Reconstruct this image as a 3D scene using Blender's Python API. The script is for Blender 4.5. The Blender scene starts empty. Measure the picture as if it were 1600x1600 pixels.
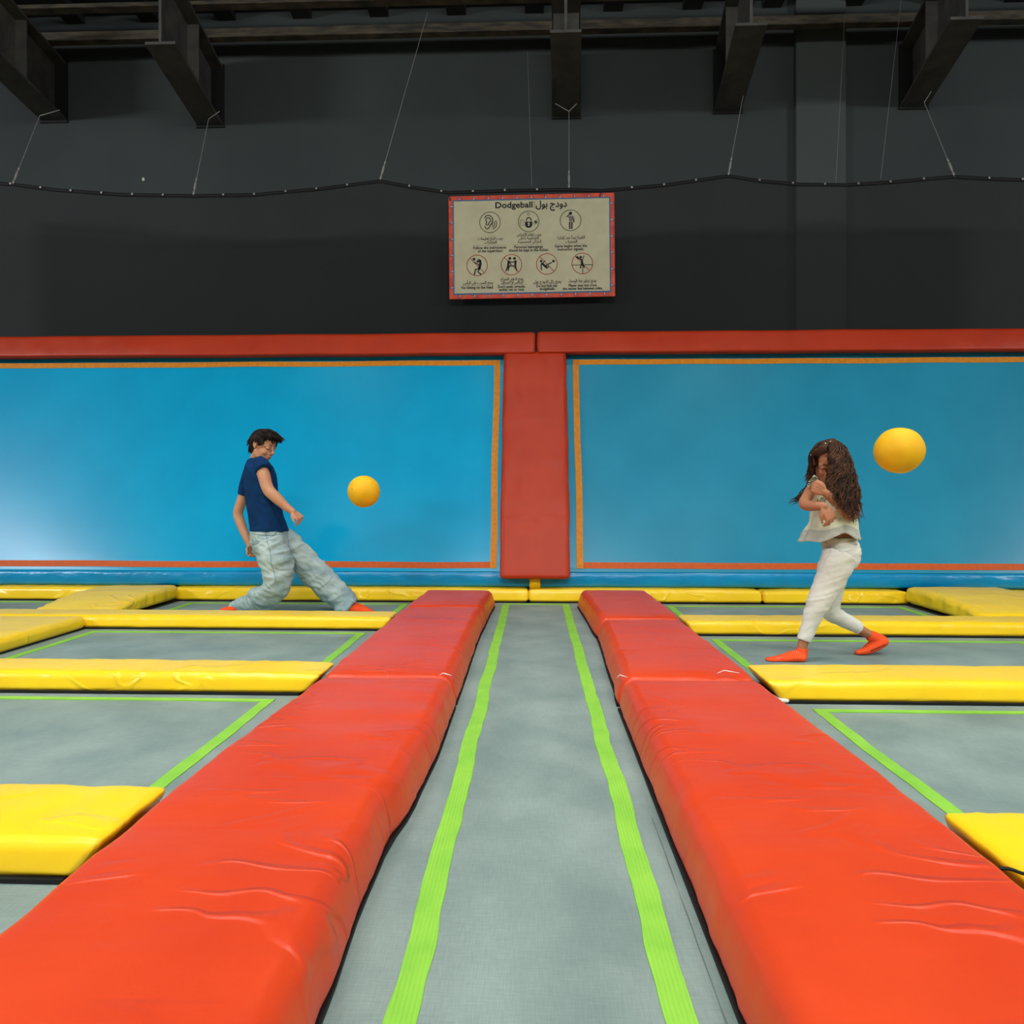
import bpy, bmesh, math, random
from mathutils import Vector, Matrix, Quaternion, noise

# ------------------------------------------------------------------ camera, world, lights, exposure
F = 1060.0            # focal length in pixels of a 1600 px frame
HOR = 771.0           # horizon row
TH = math.atan(35.0 / F)
CAMZ = 1.0
scn = bpy.context.scene
col = scn.collection
cd = bpy.data.cameras.new('camera')
cam = bpy.data.objects.new('camera', cd)
col.objects.link(cam)
cd.sensor_width = 36.0
cd.lens = 36.0 * F / 1600.0
cd.shift_y = -(800.0 - HOR) / 1600.0
cd.clip_end = 200
cam.location = (0, 0, CAMZ)
cam.rotation_euler = (math.radians(90), 0, TH)
scn.camera = cam

world = bpy.data.worlds.new('hall_ambient')
scn.world = world
world.use_nodes = True
bg = world.node_tree.nodes['Background']
bg.inputs[0].default_value = (0.90, 0.96, 1.0, 1)
bg.inputs[1].default_value = 0.14

scn.view_settings.view_transform = 'Standard'
scn.view_settings.look = 'None'
scn.view_settings.exposure = 0.18
scn.view_settings.gamma = 1.0
scn.view_settings.use_curve_mapping = False


def area(name, loc, target, size, size_y, power, color=(1, 1, 1), spread=None):
    ld = bpy.data.lights.new(name, 'AREA')
    ld.shape = 'RECTANGLE'
    ld.size = size
    ld.size_y = size_y
    ld.energy = power
    ld.color = color
    if spread:
        ld.spread = math.radians(spread)
    o = bpy.data.objects.new(name, ld)
    col.objects.link(o)
    o.location = loc
    o.rotation_euler = (Vector(target) - Vector(loc)).to_track_quat('-Z', 'Y').to_euler()
    return o


area('hall_lamp', (0.3, -3.2, 6.1), (0.0, 2.6, 0), 5.0, 1.2, 350, (1.0, 0.98, 0.93))
for lx, pw in ((-3.6, 150), (3.6, 150)):
    area('hall_lamp', (lx, 0.1, 6.1), (lx * .93, .6, 0), 1.8, 0.9, pw * .30, (1.0, 0.985, 0.95), 100)
for lx in (-3.4, 0.0, 3.4):
    area('hall_lamp', (lx, 3.3, 6.3), (lx, 3.5, 0), 1.4, 0.8, 34, (1.0, 0.985, 0.95), 95)
area('hall_lamp', (-11.4, -1.0, 5.5), (-4.7, 6.4, .7), 2.4, 1.0, 400, (1.0, 1.0, 1.0))
area('hall_lamp', (12.2, -1.0, 5.4), (4.9, 6.4, .6), 2.2, 1.0, 320, (1.0, 1.0, 1.0))


# ------------------------------------------------------------------ helpers
def unproject(px, py, Y):
    """point of the plane at world distance Y seen at pixel (px, py)"""
    a = (px - 800.0) / F
    b = (HOR - py) / F
    dx = a * math.cos(TH) - math.sin(TH)
    dy = a * math.sin(TH) + math.cos(TH)
    t = Y / dy
    return Vector((dx * t, Y, CAMZ + b * t))


def lin(r, g, b):
    def f(c):
        c /= 255.0
        return c / 12.92 if c <= 0.04045 else ((c + 0.055) / 1.055) ** 2.4
    return (f(r), f(g), f(b), 1)


def tag(o, label=None, cat=None, group=None, kind=None):
    if label: o['label'] = label
    if cat: o['category'] = cat
    if group: o['group'] = group
    if kind: o['kind'] = kind
    return o


def thing(name, label, cat, loc=(0, 0, 0), group=None):
    o = bpy.data.objects.new(name, None)
    o.empty_display_size = 0.1
    col.objects.link(o)
    o.location = loc
    return tag(o, label, cat, group)


def root_loc(o):
    v = Vector((0, 0, 0))
    while o is not None:
        v += o.location
        o = o.parent
    return v


def smooth(me, on=True):
    me.polygons.foreach_set('use_smooth', [on] * len(me.polygons))


def put(name, src, m, parent=None, sm=True):
    """link a bmesh or mesh given in world coordinates as one object"""
    if isinstance(src, bmesh.types.BMesh):
        me = bpy.data.meshes.new(name)
        bmesh.ops.recalc_face_normals(src, faces=src.faces)
        src.to_mesh(me)
        src.free()
    else:
        me = src
        me.name = name
    me.materials.clear()
    me.materials.append(m)
    smooth(me, sm)
    o = bpy.data.objects.new(name, me)
    col.objects.link(o)
    if parent is not None:
        me.transform(Matrix.Translation(-root_loc(parent)))
        o.parent = parent
    return o


def box(bm, x0, x1, y0, y1, z0, z1, bev=0.0):
    r = bmesh.ops.create_cube(bm, size=1.0)
    vs = r['verts']
    for v in vs:
        v.co = Vector((x0 + (v.co.x + .5) * (x1 - x0), y0 + (v.co.y + .5) * (y1 - y0), z0 + (v.co.z + .5) * (z1 - z0)))
    if bev:
        es = list({e for v in vs for e in v.link_edges})
        bmesh.ops.bevel(bm, geom=es, offset=bev, segments=2, affect='EDGES')
    return vs


def NB():
    return bmesh.new()


# ---- lofted surfaces
def rings(bm, rr, closed_ends=True):
    out = []
    for ring in rr:
        out.append([bm.verts.new(p) for p in ring])
    n = len(out[0])
    for a, b in zip(out, out[1:]):
        for i in range(n):
            j = (i + 1) % n
            bm.faces.new((a[i], a[j], b[j], b[i]))
    if closed_ends:
        bm.faces.new(list(reversed(out[0])))
        bm.faces.new(out[-1])


def tube(bm, pts, rads, n=12, flat=1.0, up=None, cap=True):
    """tapered tube along pts with rounded ends; flat scales the second axis"""
    pts = [Vector(p) for p in pts]
    if not hasattr(rads, '__len__'):
        rads = [rads] * len(pts)
    # round the ends
    P = list(pts)
    R = list(rads)
    if cap:
        d0 = (P[0] - P[1]).normalized()
        d1 = (P[-1] - P[-2]).normalized()
        r0, r1 = R[0], R[-1]
        P = [P[0] + d0 * r0 * .97, P[0] + d0 * r0 * .75, P[0] + d0 * r0 * .4] + P + [P[-1] + d1 * r1 * .4, P[-1] + d1 * r1 * .75, P[-1] + d1 * r1 * .97]
        R = [r0 * .22, r0 * .66, r0 * .92] + R + [r1 * .92, r1 * .66, r1 * .22]
    rr = []
    U = None
    for i, p in enumerate(P):
        a = P[max(i - 1, 0)]
        b = P[min(i + 1, len(P) - 1)]
        t = (b - a).normalized()
        if U is None:
            ref = Vector(up) if up is not None else (Vector((0, 1, 0)) if abs(t.y) < .9 else Vector((1, 0, 0)))
            U = (ref - t * ref.dot(t)).normalized()
        else:
            U = (U - t * U.dot(t)).normalized()
        V = t.cross(U)
        rr.append([p + U * (R[i] * flat * math.cos(2 * math.pi * k / n)) + V * (R[i] * math.sin(2 * math.pi * k / n)) for k in range(n)])
    rings(bm, rr)


def catmull(pts, m=6):
    pts = [Vector(p) for p in pts]
    q = [pts[0] * 2 - pts[1]] + pts + [pts[-1] * 2 - pts[-2]]
    out = []
    for i in range(1, len(q) - 2):
        a, b, c, d = q[i - 1], q[i], q[i + 1], q[i + 2]
        for k in range(m):
            t = k / m
            out.append(.5 * ((2 * b) + (c - a) * t + (2 * a - 5 * b + 4 * c - d) * t * t + (3 * b - a - 3 * c + d) * t ** 3))
    out.append(pts[-1].copy())
    return out


def interp(vals, m=6):
    out = []
    for a, b in zip(vals, vals[1:]):
        for k in range(m):
            t = k / m
            t = t * t * (3 - 2 * t) * .5 + t * .5
            out.append(a + (b - a) * t)
    out.append(vals[-1])
    return out


def ball(bm, c, r, rot=None, seg=16):
    """ellipsoid with radii r"""
    if not hasattr(r, '__len__'):
        r = (r, r, r)
    M = Matrix.Translation(Vector(c)) @ (rot.to_4x4() if rot is not None else Matrix()) @ Matrix.Diagonal((r[0], r[1], r[2], 1))
    bmesh.ops.create_uvsphere(bm, u_segments=seg, v_segments=max(8, seg * 2 // 3), radius=1.0, matrix=M)


def fused(bm, voxel, iters=2, fac=.5):
    """union of overlapping closed shells as one continuous surface"""
    me = bpy.data.meshes.new('tmp')
    bmesh.ops.recalc_face_normals(bm, faces=bm.faces)
    bm.to_mesh(me)
    bm.free()
    o = bpy.data.objects.new('tmp', me)
    col.objects.link(o)
    r = o.modifiers.new('r', 'REMESH')
    r.mode = 'VOXEL'
    r.voxel_size = voxel
    r.adaptivity = 0
    if iters:
        s = o.modifiers.new('s', 'SMOOTH')
        s.factor = fac
        s.iterations = iters
    dg = bpy.context.evaluated_depsgraph_get()
    out = bpy.data.meshes.new_from_object(o.evaluated_get(dg))
    bpy.data.objects.remove(o)
    bpy.data.meshes.remove(me)
    return out


def push(me, fn):
    """move each vertex along its normal by fn(co, normal)"""
    ns = [Vector(n.vector) for n in me.vertex_normals]
    for v, n in zip(me.vertices, ns):
        v.co += n * fn(v.co.copy(), n)


def fold(p, sx, sy, sz, seed):
    """soft cloth folds in -1..1, sharp at the ridges"""
    v = noise.noise(Vector((p.x * sx + seed, p.y * sy, p.z * sz + seed * .37)))
    return 1.0 - 2.2 * abs(v)


# ------------------------------------------------------------------ materials
def mat(name, c, rough=.5, spec=.5, c2=None, nscale=6, ndet=4, nmix=(0.35, 0.65), stretch=(1, 1, 1), bump=0.0, bscale=40, bstretch=(1, 1, 1),
        bdist=.01, metal=0.0, coat=0.0, coatr=.2, sheen=0.0, bump2=0.0, b2scale=200, sss=0.0, crease=0.0, cst=(.8, 2.4, 1), csc=1.6):
    m = bpy.data.materials.new(name)
    m.use_nodes = True
    nt = m.node_tree
    N, L = nt.nodes, nt.links
    p = N['Principled BSDF']
    p.inputs['Roughness'].default_value = rough
    p.inputs['Specular IOR Level'].default_value = spec
    p.inputs['Metallic'].default_value = metal
    p.inputs['Coat Weight'].default_value = coat
    p.inputs['Coat Roughness'].default_value = coatr
    if sheen:
        p.inputs['Sheen Weight'].default_value = sheen
    if sss:
        p.inputs['Subsurface Weight'].default_value = sss
        p.inputs['Subsurface Radius'].default_value = (0.02, 0.008, 0.004)
        p.inputs['Subsurface Scale'].default_value = .5
    tc = N.new('ShaderNodeTexCoord')

    def ntex(scale, det, st):
        mp = N.new('ShaderNodeMapping')
        mp.inputs['Scale'].default_value = st
        L.new(tc.outputs['Object'], mp.inputs['Vector'])
        t = N.new('ShaderNodeTexNoise')
        t.inputs['Scale'].default_value = scale
        t.inputs['Detail'].default_value = det
        L.new(mp.outputs['Vector'], t.inputs['Vector'])
        return t
    t = ntex(nscale, ndet, stretch)
    cr = N.new('ShaderNodeValToRGB')
    cr.color_ramp.elements[0].position = nmix[0]
    cr.color_ramp.elements[1].position = nmix[1]
    cr.color_ramp.elements[0].color = c
    if c2 is None:
        c2 = tuple(x * .93 for x in c[:3]) + (1,)
    cr.color_ramp.elements[1].color = c2
    L.new(t.outputs['Fac'], cr.inputs['Fac'])
    L.new(cr.outputs['Color'], p.inputs['Base Color'])
    if bump:
        b = N.new('ShaderNodeBump')
        b.inputs['Strength'].default_value = bump
        b.inputs['Distance'].default_value = bdist
        L.new(ntex(bscale, 3, bstretch).outputs['Fac'], b.inputs['Height'])
        last = b
        if bump2:
            b2 = N.new('ShaderNodeBump')
            b2.inputs['Strength'].default_value = bump2
            b2.inputs['Distance'].default_value = .002
            L.new(ntex(b2scale, 2, (1, 1, 1)).outputs['Fac'], b2.inputs['Height'])
            L.new(b.outputs['Normal'], b2.inputs['Normal'])
            last = b2
        if crease:                              # sparse sharp creases of stretched vinyl
            ct = ntex(csc, 1.5, cst)
            ct.inputs['Distortion'].default_value = .9
            sb = N.new('ShaderNodeMath'); sb.operation = 'SUBTRACT'; sb.inputs[1].default_value = .5
            ab = N.new('ShaderNodeMath'); ab.operation = 'ABSOLUTE'
            mr_ = N.new('ShaderNodeMapRange'); mr_.interpolation_type = 'SMOOTHERSTEP'
            mr_.inputs[1].default_value = 0; mr_.inputs[2].default_value = .045
            mr_.inputs[3].default_value = 1; mr_.inputs[4].default_value = 0
            mk = ntex(csc * 1.7, 1, (1, 1, 1))
            mk2 = N.new('ShaderNodeMapRange'); mk2.inputs[1].default_value = .45; mk2.inputs[2].default_value = .62
            ml = N.new('ShaderNodeMath'); ml.operation = 'MULTIPLY'
            L.new(ct.outputs['Fac'], sb.inputs[0]); L.new(sb.outputs[0], ab.inputs[0]); L.new(ab.outputs[0], mr_.inputs[0])
            L.new(mk.outputs['Fac'], mk2.inputs[0]); L.new(mr_.outputs[0], ml.inputs[0]); L.new(mk2.outputs[0], ml.inputs[1])
            b3 = N.new('ShaderNodeBump'); b3.inputs['Strength'].default_value = crease; b3.inputs['Distance'].default_value = .012
            L.new(ml.outputs[0], b3.inputs['Height']); L.new(last.outputs['Normal'], b3.inputs['Normal'])
            last = b3
        L.new(last.outputs['Normal'], p.inputs['Normal'])
        if coat:
            L.new(last.outputs['Normal'], p.inputs['Coat Normal'])
    return m


M = {}
M['red'] = mat('red_vinyl', lin(214, 68, 26), .36, .45, lin(206, 61, 23), 3, bump=.22, bscale=2.2, bstretch=(.8, 3.2, 1), bdist=.02, bump2=.12, b2scale=260, crease=.45, csc=2.0)
M['redwall'] = mat('red_wall_vinyl', lin(182, 54, 20), .42, .25, lin(174, 49, 18), 3, bump=.12, bscale=2.5, bstretch=(1, 1, 3), bdist=.012, bump2=.12, b2scale=260)
M['yellow'] = mat('yellow_vinyl', lin(255, 214, 30), .29, .55, lin(252, 207, 26), 4, bump=.3, bscale=3.0, bstretch=(1.2, 2.0, 2.0), bdist=.02, bump2=.1, b2scale=260, crease=.35, cst=(1, 1.4, 2), csc=1.7)
M['bluepad'] = mat('blue_vinyl', lin(0, 142, 196), .3, .5, lin(0, 132, 186), 4, bump=.5, bscale=5, bstretch=(1.2, 1, 2.5), bdist=.02)
M['blueleft'] = mat('blue_bed_left', lin(0, 162, 210), .25, .2, lin(0, 156, 204), 2, bump=.03, bscale=420, bdist=.002, bump2=.05, b2scale=60)
M['blueright'] = mat('blue_bed_right', lin(38, 143, 177), .27, .2, lin(35, 137, 171), 2, bump=.03, bscale=420, bdist=.002, bump2=.05, b2scale=60)
M['amber'] = mat('amber_webbing', lin(222, 142, 22), .55, .3, lin(205, 128, 20), 30, bump=.3, bscale=200, bdist=.002)
M['orange'] = mat('orange_webbing', lin(206, 90, 22), .55, .3, lin(194, 82, 20), 30, bump=.3, bscale=200, bdist=.002)
M['wallpaint'] = mat('dark_wall_paint', lin(60, 68, 68), .75, .3, lin(55, 62, 62), .7, bump=.15, bscale=60, bdist=.004)
M['pilaster'] = mat('pilaster_paint', lin(75, 83, 82), .75, .3, lin(70, 78, 77), .7, bump=.15, bscale=60, bdist=.004)
M['ceil'] = mat('black_ceiling_paint', lin(40, 40, 40), .8, .3, lin(30, 30, 30), 2)
M['steel'] = mat('dark_painted_steel', lin(84, 84, 80), .6, .4, lin(66, 66, 64), 5, bump=.2, bscale=30, bdist=.004)
M['purlin'] = mat('dusty_purlin_steel', lin(84, 76, 60), .65, .4, lin(46, 44, 40), 7, stretch=(.6, 1, 4), bump=.2, bscale=20, bdist=.005)
M['wire'] = mat('galvanised_wire', lin(175, 175, 168), .4, .5, metal=.4)
M['rope'] = mat('black_webbing', lin(22, 23, 24), .7, .3, bump=.3, bscale=150, bdist=.002)
M['black'] = mat('black_frame_cover', lin(20, 22, 22), .6, .3)
M['denimseam2'] = mat('grey_thread', lin(96, 112, 110), .8, .2)
M['white'] = mat('white_foam', lin(225, 222, 212), .7, .3, bump=.2, bscale=60)
M['signboard'] = mat('sign_face', lin(186, 183, 152), .6, .3, lin(176, 173, 144), 6)
M['signred'] = mat('sign_red_border', lin(214, 84, 52), .5, .3, lin(184, 54, 38), 9)
M['signblue'] = mat('sign_blue_line', lin(60, 98, 138), .5, .3)
M['signwhite'] = mat('sign_white_lace', lin(205, 205, 215), .5, .3)
M['ink'] = mat('sign_black_ink', lin(24, 24, 20), .6, .3)
M['inkgreen'] = mat('sign_green_ink', lin(52, 84, 42), .6, .3)
M['inkred'] = mat('sign_red_ink', lin(150, 42, 32), .6, .3)
M['inkgrey'] = mat('sign_grey_ink', lin(112, 104, 108), .6, .3)
M['ball'] = mat('yellow_foam_ball', lin(240, 186, 20), .6, .3, lin(230, 174, 18), 12, bump=.25, bscale=90, bdist=.003)


def bed_material():
    m = bpy.data.materials.new('grey_woven_bed')
    m.use_nodes = True
    nt = m.node_tree
    N, L = nt.nodes, nt.links
    p = N['Principled BSDF']
    p.inputs['Roughness'].default_value = .6
    p.inputs['Specular IOR Level'].default_value = .35
    tc = N.new('ShaderNodeTexCoord')

    def tex(scale, det, st):
        mp = N.new('ShaderNodeMapping')
        mp.inputs['Scale'].default_value = st
        L.new(tc.outputs['Object'], mp.inputs['Vector'])
        t = N.new('ShaderNodeTexNoise')
        t.inputs['Scale'].default_value = scale
        t.inputs['Detail'].default_value = det
        L.new(mp.outputs['Vector'], t.inputs['Vector'])
        return t
    a = tex(3.0, 5, (1, 1, 1))          # scuffing
    b = tex(60, 2, (6, .35, 1))         # lengthwise threads
    c = tex(60, 2, (.35, 6, 1))         # crosswise threads
    r = N.new('ShaderNodeValToRGB')
    r.color_ramp.elements[0].position = .35
    r.color_ramp.elements[1].position = .72
    r.color_ramp.elements[0].color = lin(116, 136, 132)
    r.color_ramp.elements[1].color = lin(140, 158, 152)
    L.new(a.outputs['Fac'], r.inputs['Fac'])
    ad = N.new('ShaderNodeMath'); ad.operation = 'ADD'
    L.new(b.outputs['Fac'], ad.inputs[0]); L.new(c.outputs['Fac'], ad.inputs[1])
    mr = N.new('ShaderNodeMapRange')
    mr.inputs[1].default_value = .6; mr.inputs[2].default_value = 1.4
    mr.inputs[3].default_value = .86; mr.inputs[4].default_value = 1.12
    L.new(ad.outputs[0], mr.inputs[0])
    mx = N.new('ShaderNodeMix'); mx.data_type = 'RGBA'; mx.blend_type = 'MULTIPLY'
    mx.inputs[0].default_value = 1
    L.new(r.outputs['Color'], mx.inputs[6]); L.new(mr.outputs[0], mx.inputs[7])
    L.new(mx.outputs[2], p.inputs['Base Color'])
    bp = N.new('ShaderNodeBump'); bp.inputs['Strength'].default_value = .25; bp.inputs['Distance'].default_value = .002
    L.new(ad.outputs[0], bp.inputs['Height']); L.new(bp.outputs['Normal'], p.inputs['Normal'])
    return m


M['bed'] = bed_material()


def web_material(axis):
    """bright green webbing with ribs along its length"""
    m = mat('green_webbing', lin(144, 206, 72), .6, .3, lin(130, 195, 66), 9, bump=.35, bscale=1.0)
    nt = m.node_tree
    N, L = nt.nodes, nt.links
    for t in [n for n in N if n.type == 'BUMP']:
        w = N.new('ShaderNodeTexWave')
        w.bands_direction = axis
        w.inputs['Scale'].default_value = 32
        w.inputs['Distortion'].default_value = .6
        tc = [n for n in N if n.type == 'TEX_COORD'][0]
        L.new(tc.outputs['Object'], w.inputs['Vector'])
        L.new(w.outputs['Fac'], t.inputs['Height'])
        t.inputs['Distance'].default_value = .004
    return m


M['green_y'] = web_material('X')    # runs along Y
M['green_x'] = web_material('Y')    # runs along X


def net_material():
    m = bpy.data.materials.new('black_net')
    m.use_nodes = True
    N, L = m.node_tree.nodes, m.node_tree.links
    p = N['Principled BSDF']
    p.inputs['Base Color'].default_value = lin(16, 18, 18)
    p.inputs['Roughness'].default_value = .8
    tr = N.new('ShaderNodeBsdfTransparent')
    mx = N.new('ShaderNodeMixShader')
    tc = N.new('ShaderNodeTexCoord')
    t = N.new('ShaderNodeTexNoise'); t.inputs['Scale'].default_value = 1.2
    L.new(tc.outputs['Object'], t.inputs['Vector'])
    mr = N.new('ShaderNodeMapRange')
    mr.inputs[3].default_value = .50; mr.inputs[4].default_value = .66
    L.new(t.outputs['Fac'], mr.inputs[0]); L.new(mr.outputs[0], mx.inputs[0])
    L.new(tr.outputs[0], mx.inputs[1]); L.new(p.outputs[0], mx.inputs[2])
    L.new(mx.outputs[0], N['Material Output'].inputs['Surface'])
    return m


M['net'] = net_material()

# ------------------------------------------------------------------ the hall
YW = 8.7
bm = NB(); box(bm, -14, 14, YW, YW + .3, -1, 8.0)
tag(put('wall_back', bm, M['wallpaint'], sm=False), kind='structure')
bm = NB(); box(bm, -14, 14, -1.0, YW, -.12, -.02)
tag(put('floor', bm, M['black'], sm=False), kind='structure')
bm = NB(); box(bm, -14, 14, 4.4, YW, 7.25, 7.4)
for x in range(-13, 14):                       # ribs of the roof sheet
    box(bm, x - .12, x + .12, 4.4, YW, 7.15, 7.25)
tag(put('ceiling', bm, M['ceil'], sm=False), kind='structure')
# pilaster
pl = unproject(1244, 300, YW - .09); pr = unproject(1322, 300, YW - .09)
bm = NB(); box(bm, pl.x, pr.x, YW - .09, YW, -1, 7.3, .004)
tag(put('trim_1', bm, M['pilaster'], sm=False), kind='structure')

# steel beam stubs: far end on the wall, near end cut off
def steel_beam(fx, nx, near_py, far_py, label, yn=7.1, wid=.33):
    yf = YW
    pf = unproject(fx, far_py, yf); pn = unproject(nx, near_py, yn)
    root = thing('steel_beam', label, 'steel beam', (pf.x, yf, pf.z), 'steel beam ends under the roof')
    z0 = (pf.z + pn.z) / 2
    def slab(bm, w, za, zb, yn_, yf_=None):
        yf_ = yf_ or yf
        vs = []
        for (y) in (yn_, yf_):
            t = (y - yn) / (yf - yn)
            xc = pn.x + (pf.x - pn.x) * t
            for (sx, z) in ((-1, za), (1, za), (1, zb), (-1, zb)):
                vs.append(bm.verts.new((xc + sx * w / 2, y, z)))
        f = [(0, 1, 2, 3), (7, 6, 5, 4), (0, 4, 5, 1), (1, 5, 6, 2), (2, 6, 7, 3), (3, 7, 4, 0)]
        for q in f: bm.faces.new([vs[i] for i in q])
    H = .76
    bm = NB(); slab(bm, wid, z0, z0 + .03, yn)
    put('bottom_flange', bm, M['steel'], root, False)
    bm = NB(); slab(bm, .03, z0 + .03, z0 + H - .03, yn)
    put('web', bm, M['steel'], root, False)
    bm = NB(); slab(bm, wid, z0 + H - .03, z0 + H, yn)
    put('top_flange', bm, M['steel'], root, False)
    bm = NB(); slab(bm, wid * .9, z0 + .03, z0 + H - .03, yn + .75, yn + .77)
    put('stiffener', bm, M['steel'], root, False)
    bm = NB(); slab(bm, wid * 1.12, z0 - .03, z0 + H + .03, yf - .02, yf)
    put('wall_plate', bm, M['black'], root, False)
    return root, z0


steel_beam(85, -46, 70, 182, 'dark steel beam end leftmost at the top left corner')
steel_beam(329, 250, 85, 184, 'dark steel beam end second from the left, right of the corner beam')
steel_beam(885, 884, 64, 172, 'dark steel beam end above the rules sign, seen straight on')
steel_beam(1137, 1174, 52, 165, 'dark steel beam end just left of the wall pilaster')
steel_beam(1427, 1511, 40, 160, 'dark steel beam end right of the wall pilaster, rightmost')


def purlin(z, y, h, d, label, x0=-9, x1=9, m='purlin'):
    bm = NB()
    box(bm, x0, x1, y, y + .012, z, z + h)
    box(bm, x0, x1, y - d, y, z, z + .014)
    return tag(put('roof_purlin', bm, M[m], sm=False), label, 'roof beam')


purlin(6.64, 8.35, .17, .09, 'long dusty angle steel across the wall top, lowest of the roof rails')
purlin(6.86, 8.1, .12, .10, 'long dusty steel rail across the wall top, above the lowest one')
purlin(6.95, 7.7, .10, .06, 'thin upper roof rail at the top left, ending between two beams', -9, -4.5)

# white cap on the wall
c = unproject(225, 281, YW)
bm = NB(); ball(bm, (c.x, YW - .01, c.z), (.02, .02, .026), seg=12)
tag(put('wall_fitting', bm, M['white']), 'small white round fitting on the dark wall between two left beams', 'wall fitting')

# ------------------------------------------------------------------ net, rope, cables
YN = 7.62
rope_px = [(-120, 279), (20, 288), (90, 297), (190, 304), (303, 306), (400, 304), (500, 295), (594, 283), (648, 293), (700, 301), (790, 298),
           (888, 296), (940, 298), (1040, 289), (1138, 275), (1190, 283), (1250, 288), (1320, 289), (1400, 284), (1490, 276), (1560, 280), (1720, 284)]
rope = [unproject(x, y, YN) for x, y in rope_px]
net = thing('safety_net', 'black safety net hanging across the dark wall above the blue trampolines', 'net', (0, YN, 2.3))
bm = NB()
top = []
for a, b in zip(rope, rope[1:]):
    for k in range(4):
        top.append(a.lerp(b, k / 4))
top.append(rope[-1])
R_ = []
for p in top:
    c_ = []
    for j in range(9):
        z = p.z + (2.35 - p.z) * j / 8
        c_.append(bm.verts.new((p.x, YN + .012 + .015 * noise.noise(Vector((p.x * 2, z * .6, 3))), z)))
    R_.append(c_)
for a, b in zip(R_, R_[1:]):
    for j in range(8):
        bm.faces.new((a[j], b[j], b[j + 1], a[j + 1]))
put('net_mesh', bm, M['net'], net)
bm = NB(); tube(bm, rope, .019, 8, flat=.4)
put('edge_webbing', bm, M['rope'], net)
gx = [18, 65, 112, 160, 208, 256, 350, 398, 447, 495, 543, 640, 690, 739, 789, 839, 987, 1037, 1087, 1186, 1238, 1288, 1340, 1390, 1442, 1544, 1596]
def rope_at(px):
    for (x0, y0), (x1, y1) in zip(rope_px, rope_px[1:]):
        if x0 <= px <= x1:
            return y0 + (y1 - y0) * (px - x0) / (x1 - x0)
g0 = None
for px in gx:
    p = unproject(px, rope_at(px), YN)
    if g0 is None:
        bm = NB()
        for i in range(12):
            a = 2 * math.pi * i / 12; b = 2 * math.pi * (i + 1) / 12
            q = [Vector((math.cos(t) * r, y, math.sin(t) * r)) for t, r, y in ((a, .011, 0), (b, .011, 0), (b, .005, 0), (a, .005, 0))]
            bm.faces.new([bm.verts.new(v) for v in q])
        me = bpy.data.meshes.new('grommet'); bm.to_mesh(me); bm.free(); me.materials.append(M['wire'])
        g0 = bpy.data.objects.new('grommet', me); g = g0
    else:
        g = g0.copy()
    col.objects.link(g); g.parent = net
    g.location = p - Vector((0, YN, 2.3)) + Vector((0, -.021, 0))


def cable(a, b, label, turn=True, ytop=7.95, r=.0032, fork=None):
    A = unproject(a[0], a[1], ytop); B = unproject(b[0], b[1], YN - .02)
    root = thing('suspension_cable', label, 'cable', B, 'thin cables holding up the net')
    bm = NB(); tube(bm, [A, A.lerp(B, .5), B], r, 6)
    if fork:
        for f in fork:
            tube(bm, [unproject(f[0], f[1], ytop), A], r, 6)
    put('wire', bm, M['wire'], root)
    if turn:
        d = (A - B).normalized()
        L_ = .24
        bm = NB()
        tube(bm, [B + d * .02, B + d * .05], .011, 8)
        tube(bm, [B + d * .07, B + d * .11, B + d * .17, B + d * .2], [.007, .013, .013, .007], 8)
        tube(bm, [B + d * .215, B + d * L_], .009, 8)
        put('turnbuckle', bm, M['wire'], root)
    return root


cable((62, 181), (20, 288), 'thin cable with turnbuckle from the leftmost beam to the net', fork=[(93, 172)])
cable((326, 186), (302, 305), 'thin cable with turnbuckle from the second beam from the left', fork=[(343, 174)])
cable((668, 20), (594, 281), 'long slanting cable with turnbuckle left of the rules sign', ytop=8.1)
cable((889, 174), (889, 294), 'thin vertical cable with turnbuckle right above the rules sign', fork=[(868, 162), (901, 162)])
cable((1161, 150), (1138, 274), 'thin cable with turnbuckle just left of the pilaster', ytop=7.9)
cable((1444, 160), (1491, 275), 'thin cable with turnbuckle leaning right, from the rightmost beam', fork=[(1455, 143)])
cable((824, 80), (831, 290), 'faint bare wire above the left half of the rules sign', False, 8.2, .0018)
cable((1320, 20), (1306, 286), 'faint bare wire in front of the right edge of the pilaster', False, 8.2, .0018)
cable((1408, 0), (1376, 280), 'faint bare wire between the pilaster and the rightmost beam', False, 8.2, .0018)

# ------------------------------------------------------------------ rules sign
YS = 7.5
KS = .175 * YS / F
sc = unproject(690 + 803 * .175, 295 + 515 * .175, YS)
sign = thing('rules_sign', 'dodgeball rules sign with red border, hung on the dark net', 'sign', sc)
sign.rotation_euler = (0, -math.radians(.5), 0)


def S(zx, zy, y=0.0):
    """zoomed sign coordinates to sign-local metres"""
    dx, dy = zx - 803, zy - 515
    a = .0205
    u = dx * math.cos(a) - dy * math.sin(a)
    v = dx * math.sin(a) + dy * math.cos(a)
    return Vector((u * KS, y, -v * KS))


def sput(name, bm, m, parent=None, sm=False):
    me = bpy.data.meshes.new(name)
    if isinstance(bm, bmesh.types.BMesh):
        bmesh.ops.recalc_face_normals(bm, faces=bm.faces); bm.to_mesh(me); bm.free()
    else:
        me = bm
    me.materials.clear(); me.materials.append(m); smooth(me, sm)
    o = bpy.data.objects.new(name, me); col.objects.link(o); o.parent = parent or sign
    return o


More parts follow.
